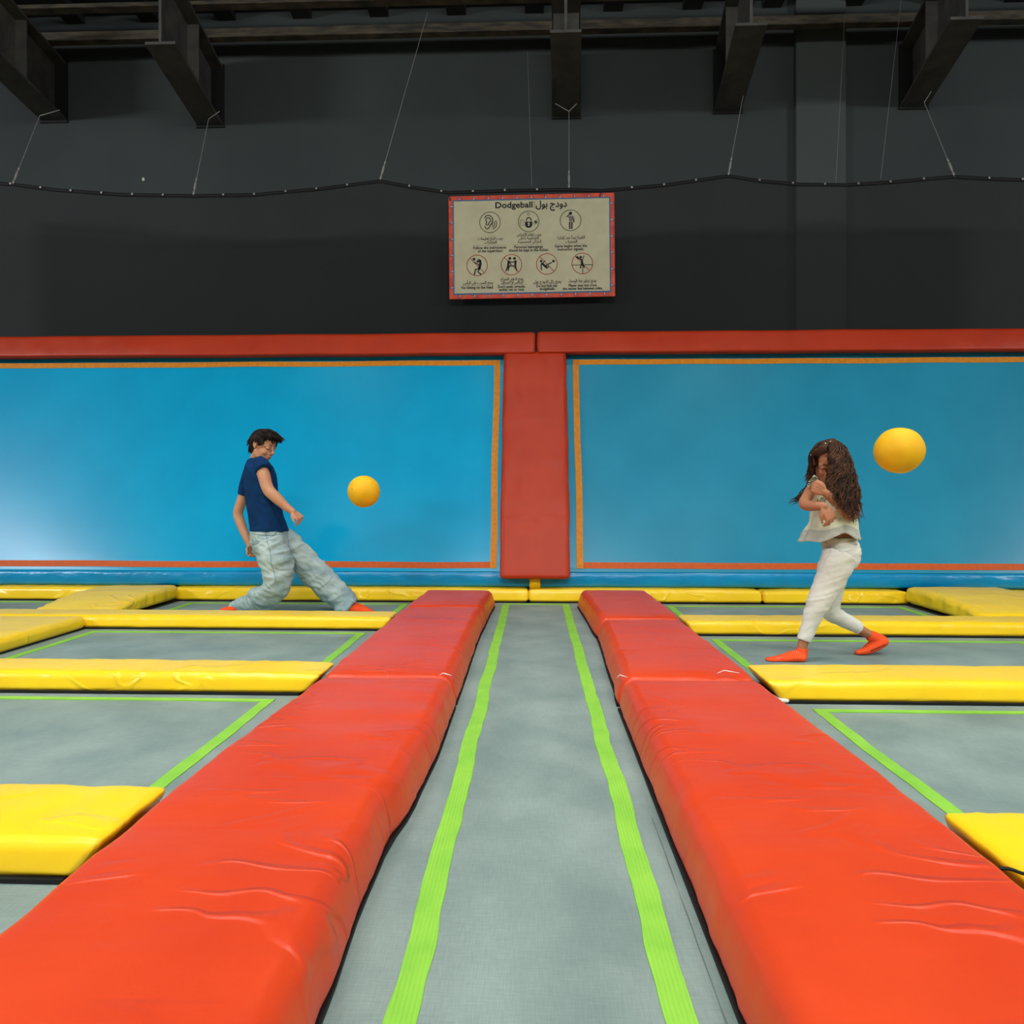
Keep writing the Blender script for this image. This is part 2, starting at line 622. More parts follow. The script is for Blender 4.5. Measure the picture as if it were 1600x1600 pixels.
bm = NB(); box(bm, -738 * KS, 738 * KS, -.012, .012, -460 * KS, 460 * KS, .002)
sput('border', bm, M['signred'])
bm = NB(); box(bm, -704 * KS, 704 * KS, -.0145, 0, -424 * KS, 424 * KS)
sput('inner_line', bm, M['signblue'])
bm = NB(); box(bm, -691 * KS, 691 * KS, -.017, 0, -411 * KS, 411 * KS)
sput('sign_face', bm, M['signboard'])
YF = -.0175


def ribbon(bm, pts, w, y=YF, closed=False):
    """flat painted stroke with round ends, w = full width"""
    pts = [Vector(p) for p in pts]
    n = len(pts)
    L_, R_ = [], []
    for i, p in enumerate(pts):
        a = pts[(i - 1) % n] if (closed or i > 0) else p
        b = pts[(i + 1) % n] if (closed or i < n - 1) else p
        t = (b - a).normalized()
        nrm = Vector((-t.z, 0, t.x))
        ww = w[i] if hasattr(w, '__len__') else w
        L_.append(bm.verts.new((p.x + nrm.x * ww / 2, y, p.z + nrm.z * ww / 2)))
        R_.append(bm.verts.new((p.x - nrm.x * ww / 2, y, p.z - nrm.z * ww / 2)))
    rng = range(n) if closed else range(n - 1)
    for i in rng:
        j = (i + 1) % n
        bm.faces.new((L_[i], L_[j], R_[j], R_[i]))
    if not closed:
        for p, q in ((pts[0], 0), (pts[-1], -1)):
            disc(bm, p, (w[q] if hasattr(w, '__len__') else w) / 2, y)


def disc(bm, c, r, y=YF, n=14):
    bm.faces.new([bm.verts.new((c.x + r * math.cos(2 * math.pi * k / n), y, c.z + r * math.sin(2 * math.pi * k / n))) for k in range(n)])


def poly(bm, pts, y=YF):
    bm.faces.new([bm.verts.new((p.x, y, p.z)) for p in pts])


def circle_pts(zx, zy, r, n=40):
    return [S(zx + r * math.cos(2 * math.pi * k / n), zy + r * math.sin(2 * math.pi * k / n)) for k in range(n)]


def arc(zx, zy, r, a0, a1, n=12, ry=None):
    ry = ry or r
    return [S(zx + r * math.cos(math.radians(a0 + (a1 - a0) * k / n)), zy + ry * math.sin(math.radians(a0 + (a1 - a0) * k / n))) for k in range(n + 1)]


# printed laces round the border
bm = NB(); bw = NB()
for k in range(11):
    for (zx, zy, dx, dy) in ((155 + k * 128.0, 96 - k * 2.6, 6, 14), (172 + k * 128.3, 962 - k * 2.6, 6, 14)):
        if zx > 1490: continue
        ribbon(bm, [S(zx - dx, zy - dy), S(zx + dx, zy), S(zx - 2, zy + dy)], 11 * KS, -.0182)
        ribbon(bw, [S(zx - 2, zy - dy + 6), S(zx + 3, zy), S(zx, zy + dy - 4)], 6 * KS, -.0186)
for k in range(6):
    for (zx, zy) in ((86 + k * 3, 165 + k * 145), (1508 + k * 3, 138 + k * 145)):
        ribbon(bm, [S(zx - 16, zy + 6), S(zx, zy - 5), S(zx + 15, zy + 3)], 11 * KS, -.0182)
        ribbon(bw, [S(zx - 10, zy + 3), S(zx, zy - 2), S(zx + 10, zy + 1)], 6 * KS, -.0186)
sput('lace_print', bm, M['signblue']); sput('lace_highlight', bw, M['signwhite'])

# Arabic shaping: isolated form code point and whether the letter joins to the left
AR = {'ا': (0xFE8D, 2), 'أ': (0xFE83, 2), 'إ': (0xFE87, 2), 'ب': (0xFE8F, 4), 'ة': (0xFE93, 2), 'ت': (0xFE95, 4), 'ج': (0xFE9D, 4), 'خ': (0xFEA5, 4),
      'د': (0xFEA9, 2), 'ر': (0xFEAD, 2), 'ز': (0xFEAF, 2), 'س': (0xFEB1, 4), 'ش': (0xFEB5, 4), 'ص': (0xFEB9, 4), 'ض': (0xFEBD, 4), 'ط': (0xFEC1, 4),
      'ع': (0xFEC9, 4), 'غ': (0xFECD, 4), 'ف': (0xFED1, 4), 'ق': (0xFED5, 4), 'ك': (0xFED9, 4), 'ل': (0xFEDD, 4), 'م': (0xFEE1, 4), 'ن': (0xFEE5, 4),
      'و': (0xFEED, 2), 'ى': (0xFEEF, 2), 'ي': (0xFEF1, 4), 'ئ': (0xFE89, 4), 'ء': (0xFE80, 1)}


def shape(s):
    out = []
    s2 = []
    i = 0
    while i < len(s):                       # lam-alef ligatures
        if s[i] == 'ل' and i + 1 < len(s) and s[i + 1] in 'اأإ':
            s2.append({'ا': 'LA', 'أ': 'LB', 'إ': 'LC'}[s[i + 1]]); i += 2
        else:
            s2.append(s[i]); i += 1
    LG = {'LA': 0xFEFB, 'LB': 0xFEF7, 'LC': 0xFEF9}
    def info(c):
        if c in LG: return (LG[c], 2)
        return AR.get(c)
    for i, c in enumerate(s2):
        f = info(c)
        if f is None:
            out.append(c); continue
        prev = info(s2[i - 1]) if i else None
        nxt = info(s2[i + 1]) if i + 1 < len(s2) else None
        jp = prev is not None and prev[1] == 4 and f[1] >= 2
        jn = f[1] == 4 and nxt is not None and nxt[1] >= 2
        k = (3 if jn else 1) if jp else (2 if jn else 0)
        out.append(chr(f[0] + k))
    return ''.join(reversed(out))


def text(name, s, x0, x1, zc, hgt, m='ink', bold=.012, parent=None, heavy=0):
    """one printed line fitted between x0 and x1 (zoomed sign coordinates), hgt = font size"""
    cu = bpy.data.curves.new('t', 'FONT')
    cu.body = s
    cu.size = 1.0
    cu.offset = bold
    cu.resolution_u = 3
    o = bpy.data.objects.new('t', cu); col.objects.link(o)
    dg = bpy.context.evaluated_depsgraph_get(); dg.update()
    me = bpy.data.meshes.new_from_object(o.evaluated_get(dg))
    bpy.data.objects.remove(o); bpy.data.curves.remove(cu)
    if not me.vertices: return None
    xs = [v.co.x for v in me.vertices]
    w = max(xs) - min(xs); xm = min(xs)
    A = S(x0, zc); B = S(x1, zc - .0205 * (x1 - x0) * 1.0)
    B = S(x1, zc + (x1 - x0) * -.0205)
    ux = (B - A) / w
    for v in me.vertices:
        p = A + ux * (v.co.x - xm)
        v.co = (p.x, YF - .0004, p.z + v.co.y * hgt * KS)
    if heavy:                                # heavier strokes: the outline repeated a hair apart
        bm = NB()
        for q, (dx, dz) in enumerate(((-1, 0), (1, 0), (0, -1), (0, 1), (0, 0))):
            m2 = me.copy(); m2.transform(Matrix.Translation((dx * heavy * KS, -q * .00004, dz * heavy * KS))); bm.from_mesh(m2); bpy.data.meshes.remove(m2)
        me.clear_geometry(); bm.to_mesh(me); bm.free()
    return sput(name, me, M[m], parent)


text('title_text', 'Dodgeball', 478, 806, 178, 74, bold=0, heavy=2.4)
text('title_text', shape('دودج بول'), 838, 1112, 172, 82, bold=0, heavy=2.4)
bm = NB(); ribbon(bm, [S(822, 118), S(826, 180)], 6 * KS); sput('title_divider', bm, M['inkgrey'])
T = 34
for nm, s, x0, x1, zc, h_ in (
        ('arabic_line', shape('يجب اتباع تعليمات'), 325, 545, 462, 36), ('arabic_line', shape('المشرف.'), 384, 492, 494, 36),
        ('english_line', 'Follow the instructions', 285, 578, 545, T), ('english_line', 'of the supervisor.', 325, 550, 573, T),
        ('arabic_line', shape('يجب إبقاء الأغراض'), 668, 886, 427, 36), ('arabic_line', shape('الشخصية داخل'), 694, 868, 457, 36), ('arabic_line', shape('الخزائن المخصصة.'), 676, 888, 490, 36),
        ('english_line', 'Personal belongings', 650, 903, 537, T), ('english_line', 'should be kept in the locker.', 603, 957, 567, T),
        ('arabic_line', shape('اللعبة تبدأ عند إشارة'), 1032, 1275, 455, 36), ('arabic_line', shape('المشرف.'), 1100, 1208, 488, 36),
        ('english_line', 'Game begins when the', 1010, 1294, 529, T), ('english_line', 'instructor signals.', 1036, 1268, 557, T),
        ('arabic_line', shape('يمنع الضرب على الرأس.'), 194, 462, 858, 36), ('english_line', 'No hitting on the head.', 182, 468, 900, T),
        ('arabic_line', shape('يمنع الدفع، الصراع،'), 528, 733, 822, 36), ('arabic_line', shape('الركض أو السباق.'), 536, 732, 852, 36),
        ('english_line', "Don't push, wrestle,", 508, 752, 891, T), ('english_line', 'tackle, run or race.', 518, 744, 917, T),
        ('arabic_line', shape('يمنع ركل الدودج بول.'), 822, 1070, 846, 36), ('english_line', 'Do not kick the', 852, 1034, 883, T), ('english_line', 'dodgeballs.', 880, 1018, 909, T),
        ('arabic_line', shape('يمنع تجاوز خط الوسط.'), 1136, 1382, 838, 36), ('english_line', 'Player may not cross', 1138, 1385, 878, T),
        ('english_line', 'the center line between sides.', 1085, 1438, 907, T)):
    text(nm, s, x0, x1, zc, h_, bold=0, heavy=1.1 if nm[0] == 'e' else .8)
bm = NB()
for x0, x1, zy in ((282, 580, 514), (640, 905, 506), (1040, 1280, 499), (180, 470, 872), (495, 768, 862), (815, 1075, 855), (1130, 1385, 846)):
    ribbon(bm, [S(x0, zy), S(x1, zy - (x1 - x0) * .0205)], 2.2 * KS)
sput('divider_lines', bm, M['inkgrey'])


def picto(zx, zy, ink, strokes, discs=(), polys=(), slash=None, r=92):
    bm = NB()
    ribbon(bm, circle_pts(zx, zy, r), 6.5 * KS, YF, True)
    if slash:
        ribbon(bm, [S(zx - r * .707, zy - r * .707), S(zx + r * .707, zy + r * .707)], 6 * KS, YF - .0002)
    ring = sput('circle', bm, M[ink])
    bm = NB()
    for pts, w in strokes:
        ribbon(bm, [S(*p) for p in pts], [x * KS for x in w] if hasattr(w, '__len__') else w * KS, YF - .0006)
    for (x, y, rr) in discs:
        disc(bm, S(x, y), rr * KS, YF - .0006)
    for pl_ in polys:
        poly(bm, [S(*p) for p in pl_], YF - .0006)
    sput('pictogram', bm, M['ink'])


def Z1(x, y): return (228 + x * .4643, 29 + y * .4643)      # first detail crop (730..860, 300..400) to sign zoom coords
def ZB(x, y): return (57 + x * .4643, 514 + y * .4643)      # lower left crop
def ZC(x, y): return (771 + x * .5, 514 + y * .5)           # lower right crop
def ZD(x, y): return (800 + x * .4821, 29 + y * .4821)      # upper right crop

ear = [([Z1(*p) for p in ((335, 500), (360, 470), (400, 460), (450, 475), (482, 520), (487, 570), (470, 610), (440, 650), (425, 690), (395, 720), (360, 715), (338, 675))], 9),
       ([Z1(*p) for p in ((375, 590), (352, 560), (360, 520), (400, 505), (440, 530), (445, 570), (415, 600), (405, 640), (375, 650), (352, 630), (372, 600))], 9)]
for rr_ in (28, 66, 104):
    ear.append(([Z1(460 + rr_ * math.cos(math.radians(a)), 625 + rr_ * .95 * math.sin(math.radians(a))) for a in range(-38, 80, 12)], 7))
picto(430, 305, 'inkgreen', ear)
lock = [([Z1(1180 + 45 * math.cos(math.radians(a)), 560 + 55 * math.sin(math.radians(a))) for a in range(-180, 1, 15)], 10),
        ([Z1(*p) for p in ((1020, 560), (1020, 655), (1080, 655), (1080, 550), (1020, 560))], 3.5),
        ([Z1(*p) for p in ((1285, 575), (1345, 545), (1345, 605), (1285, 635), (1285, 575))], 5),
        ([Z1(*p) for p in ((1150, 410), (1155, 440), (1150, 465), (1170, 450), (1195, 465), (1190, 440), (1195, 412), (1170, 425), (1150, 410))], 3)]
picto(775, 297, 'inkgreen', lock, [Z1(1315, 590) + (10,)], [[Z1(*p) for p in ((1108, 580), (1250, 580), (1250, 650), (1225, 690), (1180, 702), (1130, 690), (1108, 650))]])
bm = NB(); disc(bm, S(*Z1(1180, 615)), 9 * KS, YF - .001); poly(bm, [S(*Z1(*p)) for p in ((1172, 620), (1190, 620), (1196, 662), (1166, 662))], YF - .001)
sput('keyhole', bm, M['signboard'])
picto(1147, 288, 'inkgreen', [([ZD(*p) for p in ((705, 575), (707, 685))], 13), ([ZD(*p) for p in ((745, 575), (745, 685))], 13),
                              ([ZD(*p) for p in ((768, 480), (780, 565))], 10), ([ZD(*p) for p in ((690, 430), (645, 470), (690, 475))], 9)], [ZD(718, 407) + (15,)])
bm = NB(); poly(bm, [S(*ZD(*p)) for p in ((680, 452), (770, 452), (775, 500), (752, 556), (692, 556), (690, 500))], YF - .0012)
sput('pictogram_shirt', bm, M['inkgrey'])
picto(319, 689, 'inkred', [([ZB(*p) for p in ((625, 290), (628, 350), (612, 430))], [18, 24, 22]), ([ZB(*p) for p in ((590, 262), (615, 275), (630, 310))], 10),
                           ([ZB(*p) for p in ((600, 370), (560, 340), (510, 315))], 9), ([ZB(*p) for p in ((610, 440), (535, 455), (515, 550))], 12),
                           ([ZB(*p) for p in ((610, 450), (580, 495), (640, 550))], 12)], [ZB(505, 258) + (13,), ZB(580, 300) + (12,)], slash=True)
picto(626, 683, 'inkred', [([ZB(*p) for p in ((1170, 300), (1165, 360), (1155, 410), (1120, 485))], [18, 20, 16, 9]), ([ZB(*p) for p in ((1175, 390), (1165, 470))], 11),
                           ([ZB(*p) for p in ((1305, 295), (1300, 350), (1300, 400), (1330, 480))], [18, 20, 16, 10]), ([ZB(*p) for p in ((1180, 300), (1230, 315), (1290, 305))], 10),
                           ([ZB(*p) for p in ((1300, 385), (1230, 385), (1180, 400))], 9), ([ZB(*p) for p in ((1190, 400), (1215, 345), (1180, 310))], 7)],
      [ZB(1193, 243) + (13,), ZB(1282, 243) + (13,)], slash=True)
picto(941, 676, 'inkred', [([ZC(*p) for p in ((255, 315), (290, 345), (330, 375))], [16, 20, 18]), ([ZC(*p) for p in ((250, 310), (238, 350), (246, 430))], 10),
                           ([ZC(*p) for p in ((330, 345), (420, 300))], 10), ([ZC(*p) for p in ((310, 375), (348, 400), (372, 362))], 11), ([ZC(*p) for p in ((265, 310), (305, 270))], 8)],
      [ZC(237, 273) + (11,), ZC(457, 273) + (12.5,)], slash=True)
picto(1256, 671, 'inkred', [([ZC(*p) for p in ((960, 250), (965, 300), (972, 330))], [15, 20, 18]), ([ZC(*p) for p in ((960, 255), (880, 205))], 11), ([ZC(*p) for p in ((970, 250), (997, 182))], 7),
                            ([ZC(*p) for p in ((955, 320), (938, 392))], 11), ([ZC(*p) for p in ((980, 320), (1003, 385))], 11),
                            ([ZC(*p) for p in ((795, 342), (930, 340))], 6), ([ZC(*p) for p in ((1000, 338), (1150, 336))], 6), ([ZC(*p) for p in ((977, 345), (979, 490))], 6)],
      [ZC(878, 205) + (11,), ZC(940, 203) + (11.5,)], slash=True)
# ties holding the sign to the rope
for px, py in ((702, 304), (940, 300)):
    bm = NB()
    a = unproject(px, py, YS - .02); b = unproject(px + (2 if px < 800 else -2), py + 7, YS - .02)
    tube(bm, [a + Vector((0, .1, .01)), a, b], .004, 6)
    ball(bm, b, .008, seg=8)
    put('tie', bm, M['black'], sign)

# ------------------------------------------------------------------ padding
def axis_steps(a, b, r, step):
    e = [0, .12, .3, .55, .8, 1.0]
    L_ = [a + r * t for t in e]
    n = max(1, int(round((b - a - 2 * r) / step)))
    L_ += [a + r + (b - a - 2 * r) * k / n for k in range(1, n)]
    L_ += [b - r * t for t in reversed(e)]
    return L_


def pad(x0, x1, y0, y1, z0, z1, r=.035, step=.03, fn=None, puff=.012, seed=0.0, wr=.004, wdir=(1.5, 8, 3), sw=1.0):
    """soft vinyl covered foam block; fn(p, u, v, w) may bend it (u, v, w in 0..1)"""
    xs, ys, zs = axis_steps(x0, x1, r, step), axis_steps(y0, y1, r, step), axis_steps(z0, z1, min(r, (z1 - z0) * .49), step)
    nx, ny, nz = len(xs) - 1, len(ys) - 1, len(zs) - 1
    bm = NB(); V = {}
    lo = Vector((x0 + r, y0 + r, z0 + min(r, (z1 - z0) * .49))); hi = Vector((x1 - r, y1 - r, z1 - min(r, (z1 - z0) * .49)))

    def v(i, j, k):
        key = (i, j, k)
        if key not in V:
            p = Vector((xs[i], ys[j], zs[k]))
            q = Vector([min(max(p[a], lo[a]), hi[a]) for a in range(3)])
            d = p - q
            if d.length > 1e-9:
                # keep flat faces flat, round only edges
                m_ = max(abs(d.x), abs(d.y), abs(d.z))
                p = q + d.normalized() * m_
            u, vv, w = (p.x - x0) / (x1 - x0), (p.y - y0) / (y1 - y0), (p.z - z0) / (z1 - z0)
            cx = max(0, 1 - (2 * u - 1) ** 4); cy = max(0, 1 - (2 * vv - 1) ** 6)
            if w > .5:
                p.z += puff * cx * cy
                f = fold(p, wdir[0], wdir[1], wdir[2], seed)
                f2 = fold(p, wdir[0] * 3, wdir[1] * 2.2, 3, seed + 9)
                edge = .5 + .9 * abs(2 * u - 1) ** 2
                p.z += wr * (f * .8 + f2 * .35 * edge)
            else:
                f = 0
            n_ = noise.noise(Vector((p.x * 3 + seed, p.y * 3, seed)))
            if 0.15 < w < .97:
                if u < .03 or u > .97:
                    p.x += (.006 * sw * fold(p, 3, 11, 4, seed + 3)) * (-1 if u < .5 else 1)
                if vv < .03 or vv > .97:
                    p.y += (.005 * fold(p, 9, 3, 4, seed + 5)) * (-1 if vv < .5 else 1)
            if fn: p = fn(p, u, vv, w)
            V[key] = bm.verts.new(p)
        return V[key]
    for i in range(nx):
        for j in range(ny):
            bm.faces.new((v(i, j, nz), v(i + 1, j, nz), v(i + 1, j + 1, nz), v(i, j + 1, nz)))
            bm.faces.new((v(i, j, 0), v(i, j + 1, 0), v(i + 1, j + 1, 0), v(i + 1, j, 0)))
    for i in range(nx):
        for k in range(nz):
            bm.faces.new((v(i, 0, k), v(i + 1, 0, k), v(i + 1, 0, k + 1), v(i, 0, k + 1)))
            bm.faces.new((v(i, ny, k), v(i, ny, k + 1), v(i + 1, ny, k + 1), v(i + 1, ny, k)))
    for j in range(ny):
        for k in range(nz):
            bm.faces.new((v(0, j, k), v(0, j, k + 1), v(0, j + 1, k + 1), v(0, j + 1, k)))
            bm.faces.new((v(nx, j, k), v(nx, j + 1, k), v(nx, j + 1, k + 1), v(nx, j, k + 1)))
    return bm


def pwl(t, pts):
    if t <= pts[0][0]: return pts[0][1]
    for (a, x), (b, y) in zip(pts, pts[1:]):
        if t <= b:
            s = (t - a) / (b - a); s = s * s * (3 - 2 * s)
            return x + (y - x) * s
    return pts[-1][1]


# red lane pads. inner bottom edge, inner top edge and outer edge measured as functions of Y
LI = [(.3, -.40), (1.3, -.40), (1.6, -.412), (1.85, -.41), (2.15, -.378), (2.6, -.362), (3.3, -.365), (4.6, -.375), (5.3, -.362), (6.0, -.345)]
LO = [(.3, -1.07), (1.35, -1.055), (2.0, -1.05), (3.3, -1.0), (4.8, -.985), (6.0, -.945)]
RI = [(.3, .385), (1.4, .385), (3.2, .385), (3.5, .40), (4.6, .425), (4.9, .41), (6.1, .375)]
RO = [(.3, 1.09), (1.9, 1.07), (3.2, 1.03), (4.6, .995), (6.0, .97)]


def lane_pad(side, ya, yb, label, seed, z1=.145, joint_far=True):
    inner, outer = (LI, LO) if side < 0 else (RI, RO)
    root = thing('safety_pad', label, 'safety pad', ((inner[3][1] + outer[2][1]) / 2, (ya + yb) / 2, 0), 'red pads along the centre lane')

    def fn(p, u, v, w):
        a = pwl(p.y, inner); b = pwl(p.y, outer)
        x0_, x1_ = (b, a) if side < 0 else (a, b)
        lean = .045 * w * w                      # the soft side leans away from the lane
        q = p.copy()
        q.x = x0_ + (x1_ - x0_) * u
        inn = u if side < 0 else 1 - u
        q.x += (-1 if side < 0 else 1) * lean * max(0, inn - .4) / .6
        q.x += .004 * noise.noise(Vector((q.y * 5, w, seed)))
        if inn > .9 and .1 < w < .98: q.x += .0035 * fold(Vector((0, q.y, w * .2)), 1, 15, 4, seed)
        # pinch at the joints between two sections
        for ye, s in ((ya, 1), (yb, -1)):
            d = abs(p.y - ye)
            if d < .16 and w > .3:
                q.z -= .012 * (1 - d / .16) ** 2
        return q
    bm = pad(0, .62, ya, yb, .004, z1, .034, .03, fn, .010, seed, .0060, (1.1, 4.2, 3))
    put('vinyl_cover', bm, M['red'], root)
    bm = NB()
    n = max(2, int((yb - ya) / .1))
    prev = None
    for k in range(n + 1):
        y = ya + .02 + (yb - ya - .04) * k / n
        a = pwl(y, inner) + (.001 if side < 0 else -.001); b = pwl(y, outer) + (-.008 if side < 0 else .008)
        cur = [bm.verts.new((a, y, .0015)), bm.verts.new((a, y, .012)), bm.verts.new((b, y, .012)), bm.verts.new((b, y, .0015))]
        if prev:
            for i in range(4):
                j = (i + 1) % 4
                bm.faces.new((prev[i], prev[j], cur[j], cur[i]))
        else:
            bm.faces.new(cur[::-1])
        prev = cur
    bm.faces.new(prev)
    put('black_edge', bm, M['black'], root, False)
    return root


lane_pad(-1, .25, 3.16, 'long red lane pad in the left foreground, nearest of the left row', 1.3)
pm = lane_pad(-1, 3.17, 5.12, 'red lane pad in the middle of the left row', 4.7)
lane_pad(-1, 5.13, 5.98, 'short red lane pad at the wall end of the left row', 8.2, .150)
lane_pad(1, .25, 3.16, 'long red lane pad in the right foreground, nearest of the right row', 2.1)
pr_ = lane_pad(1, 3.17, 4.66, 'red lane pad in the middle of the right row', 5.9)
lane_pad(1, 4.67, 5.98, 'short red lane pad at the wall end of the right row', 9.4, .155)


def tear(parent, px, py, Y, w, seed):
    """little torn flap showing white backing at a joint"""
    rnd = random.Random(seed)
    c_ = unproject(px, py, Y)
    pts = [c_ + Vector((-w / 2, 0, -.006)), c_ + Vector((-w * .2, -.003, .008)), c_ + Vector((w * .1, -.004, .003)), c_ + Vector((w / 2, -.002, -.004))]
    bm = NB(); tube(bm, pts, [.001, .0022, .0028, .001], 6)
    put('torn_seam', bm, M['white'], parent)


tear(pm, 696, 1054, 3.17, .06, 1)
tear(pr_, 972, 1057, 3.17, .05, 2)
tear(pr_, 1138, 1050, 3.17, .10, 3)


# yellow pads
def yellow(x0, x1, y0, y1, z1, label, seed, group='yellow pads between the trampolines', skewl=0, skewr=0, z0=.004, puff=.008, wr=.003, sag=None, r=.03, sw=1.0):
    root = thing('safety_pad', label, 'safety pad', ((x0 + x1) / 2, (y0 + y1) / 2, 0), group)

    def fn(p, u, v, w):
        q = p.copy()
        q.x += -skewl * w * (1 - u) ** 6 + skewr * w * u ** 6
        if sag: q.z += sag(p, u, v, w)
        q.y += .006 * noise.noise(Vector((q.x * 2.5, seed, 1)))
        if (x1 - x0) > (y1 - y0): q.y += .022 * w * max(0, 1 - 3 * v)      # front side leans back
        return q
    step = .03 if max(x1 - x0, y1 - y0) < 3 else .04
    wd = (7, 1.5, 3) if (x1 - x0) > (y1 - y0) else (1.5, 7, 3)
    bm = pad(x0, x1, y0, y1, z0, z1, r, step, fn, puff, seed, wr, wd, sw)
    put('vinyl_cover', bm, M['yellow'], root)
    bm = NB(); box(bm, x0 + .015, x1 - .015, y0 - .007, y1 + .004, .0015, .013)
    put('black_edge', bm, M['black'], root, False)
    return root


ZT = .095
# row nearest the camera (left, right)
yellow(-3.6, -1.19, 1.70, 2.07, ZT, 'yellow cross pad nearest the camera on the left', 11, skewr=.07, wr=.005)
yr4 = yellow(1.20, 3.6, 1.60, 1.98, ZT, 'yellow cross pad nearest the camera on the right', 12, skewl=.05, wr=.005)
# second row
yellow(-3.28, -1.15, 3.32, 3.63, ZT, 'yellow cross pad left of the lane, second from the camera', 13, skewr=.09, wr=.004)
yb = yellow(1.19, 3.75, 3.27, 3.64, ZT, 'yellow cross pad right of the lane in front of the girl in white jeans', 14, skewl=.08, wr=.004)
# third row
yellow(-7.0, -1.11, 4.90, 5.19, .092, 'long yellow cross pad in front of the boy in blue', 15, skewr=.07)
yellow(1.11, 7.0, 4.80, 5.11, .095, 'long yellow cross pad behind the girl in white jeans', 16, skewl=.05)
# lengthwise pads
TAPER = lambda p, u, v, w: -.075 * w * max(0, 1 - v / .6) ** 1.6
yellow(-3.95, -3.29, 5.20, 6.17, .150, 'yellow lengthwise pad reaching the wall on the left', 17, wr=.007, r=.045, z0=.022, sw=2.6, sag=TAPER)
yellow(-3.96, -3.30, 3.2, 4.89, .098, 'yellow lengthwise pad at the left frame edge', 18, r=.04)
yellow(3.30, 4.10, 5.12, 6.15, .168, 'yellow lengthwise pad reaching the wall on the right', 20, wr=.007, r=.05, z0=.022, sw=2.6, sag=TAPER)
yellow(3.52, 4.3, 3.66, 4.79, .102, 'yellow lengthwise pad at the right frame edge', 21, r=.04)
# along the foot of the wall
GW = 'yellow pads along the foot of the blue wall'
yellow(-7.6, -3.60, 6.19, 6.42, .115, 'yellow pad at the foot of the blue wall, far left', 22, GW)
yellow(-3.40, -.06, 6.20, 6.42, .115, 'yellow pad at the foot of the blue wall behind the boy', 23, GW)
yellow(-.05, 2.06, 6.20, 6.42, .115, 'yellow pad at the foot of the blue wall right of the red post', 24, GW)
yellow(2.07, 3.36, 6.18, 6.40, .112, 'short yellow pad at the foot of the blue wall behind the girl', 25, GW)
yellow(3.9, 7.6, 6.14, 6.36, .115, 'yellow pad at the foot of the blue wall, far right', 26, GW)
# white foam peeking out below a corner, black tie ends
c_ = unproject(1222, 1099, 3.26)
bm = NB(); box(bm, c_.x - .03, c_.x + .035, 3.26, 3.34, .004, .022, .004)
put('foam_corner', bm, M['white'], yb)
bm = NB()
q = unproject(1585, 1362, 1.62)
tube(bm, catmull([q + Vector((-.05, 0, .005)), q + Vector((-.02, -.01, .012)), q + Vector((.02, -.01, 0)), q + Vector((.05, 0, .006))], 4), .004, 6)
put('cord_end', bm, M['black'], yr4)


# ------------------------------------------------------------------ floor trampolines
def strip(bm, axis, c, a, b, w, z=.003, seed=0, wob=.004):
    a, b = min(a, b), max(a, b)
    n = int((b - a) / .04) + 1
    prev = None
    for k in range(n + 1):
        t = a + (b - a) * k / n
        e0 = wob * noise.noise(Vector((t * 9, seed, 0))) + wob * noise.noise(Vector((t * 2.4, seed, 2))) * 1.5
        e1 = wob * noise.noise(Vector((t * 9, seed, 5))) + wob * noise.noise(Vector((t * 2.4, seed, 2))) * 1.5
        if axis == 'Y':
            P_ = [(c - w / 2 + e0, t, 0), (c - w / 2 + e0, t, z), (c + w / 2 + e1, t, z), (c + w / 2 + e1, t, 0)]
        else:
            P_ = [(t, c - w / 2 + e0, 0), (t, c - w / 2 + e0, z), (t, c + w / 2 + e1, z), (t, c + w / 2 + e1, 0)]
        cur = [bm.verts.new(p) for p in P_]
        if prev:
            for i in range(3):
                bm.faces.new((prev[i], prev[i + 1], cur[i + 1], cur[i]))
        prev = cur


def trampoline(x0, x1, y0, y1, sx0, sx1, sy0, sy1, label, group='grey trampolines set in the floor'):
    root = thing('trampoline', label, 'trampoline', ((x0 + x1) / 2, (y0 + y1) / 2, -.02), group)
    bm = NB(); box(bm, x0, x1, y0, y1, -.019, 0)
    put('jumping_bed', bm, M['bed'], root, False)
    s = x0 * 3 + y0
    for ax, c_, a, b in (('Y', sx0, sy0, sy1), ('Y', sx1, sy0, sy1), ('X', sy0, sx0, sx1), ('X', sy1, sx0, sx1)):
        if c_ is None or a is None or b is None: continue
        bm = NB()
        if ax == 'X': a, b = min(a, b) - .026, max(a, b) + .026
        strip(bm, ax, c_, a, b, .056 if ax == 'Y' else .038, .003 if ax == 'Y' else .0042, s, .004 if ax == 'Y' else .002)
        put('webbing_stripe', bm, M['green_y' if ax == 'Y' else 'green_x'], root, False)
        s += 3
    return root


# centre lane
root = thing('trampoline', 'long narrow grey trampoline lane between the two red pad rows', 'trampoline', (0, 3.3, -.02), 'grey trampolines set in the floor')
bm = NB(); box(bm, -.47, .47, .2, 6.19, -.019, 0)
put('jumping_bed', bm, M['bed'], root, False)
bm = NB(); strip(bm, 'Y', -.254, .2, 6.13, .062, .003, 3, .006); put('webbing_stripe', bm, M['green_y'], root, False)
bm = NB(); strip(bm, 'Y', .279, .2, 6.13, .062, .003, 8, .006); put('webbing_stripe', bm, M['green_y'], root, False)
bm = NB(); strip(bm, 'X', 6.12, -.254, .279, .05, .0035, 8, .002); put('webbing_stripe', bm, M['green_x'], root, False)
bm = NB(); strip(bm, 'Y', .362, .2, 2.1, .0025, .0012, 18, .003); put('bed_seam', bm, M['denimseam2'], root, False)
trampoline(-3.32, -1.0, 3.62, 4.90, -3.18, -1.235, 3.72, 4.80, 'grey trampoline left of the lane, between the second and third yellow cross pads')
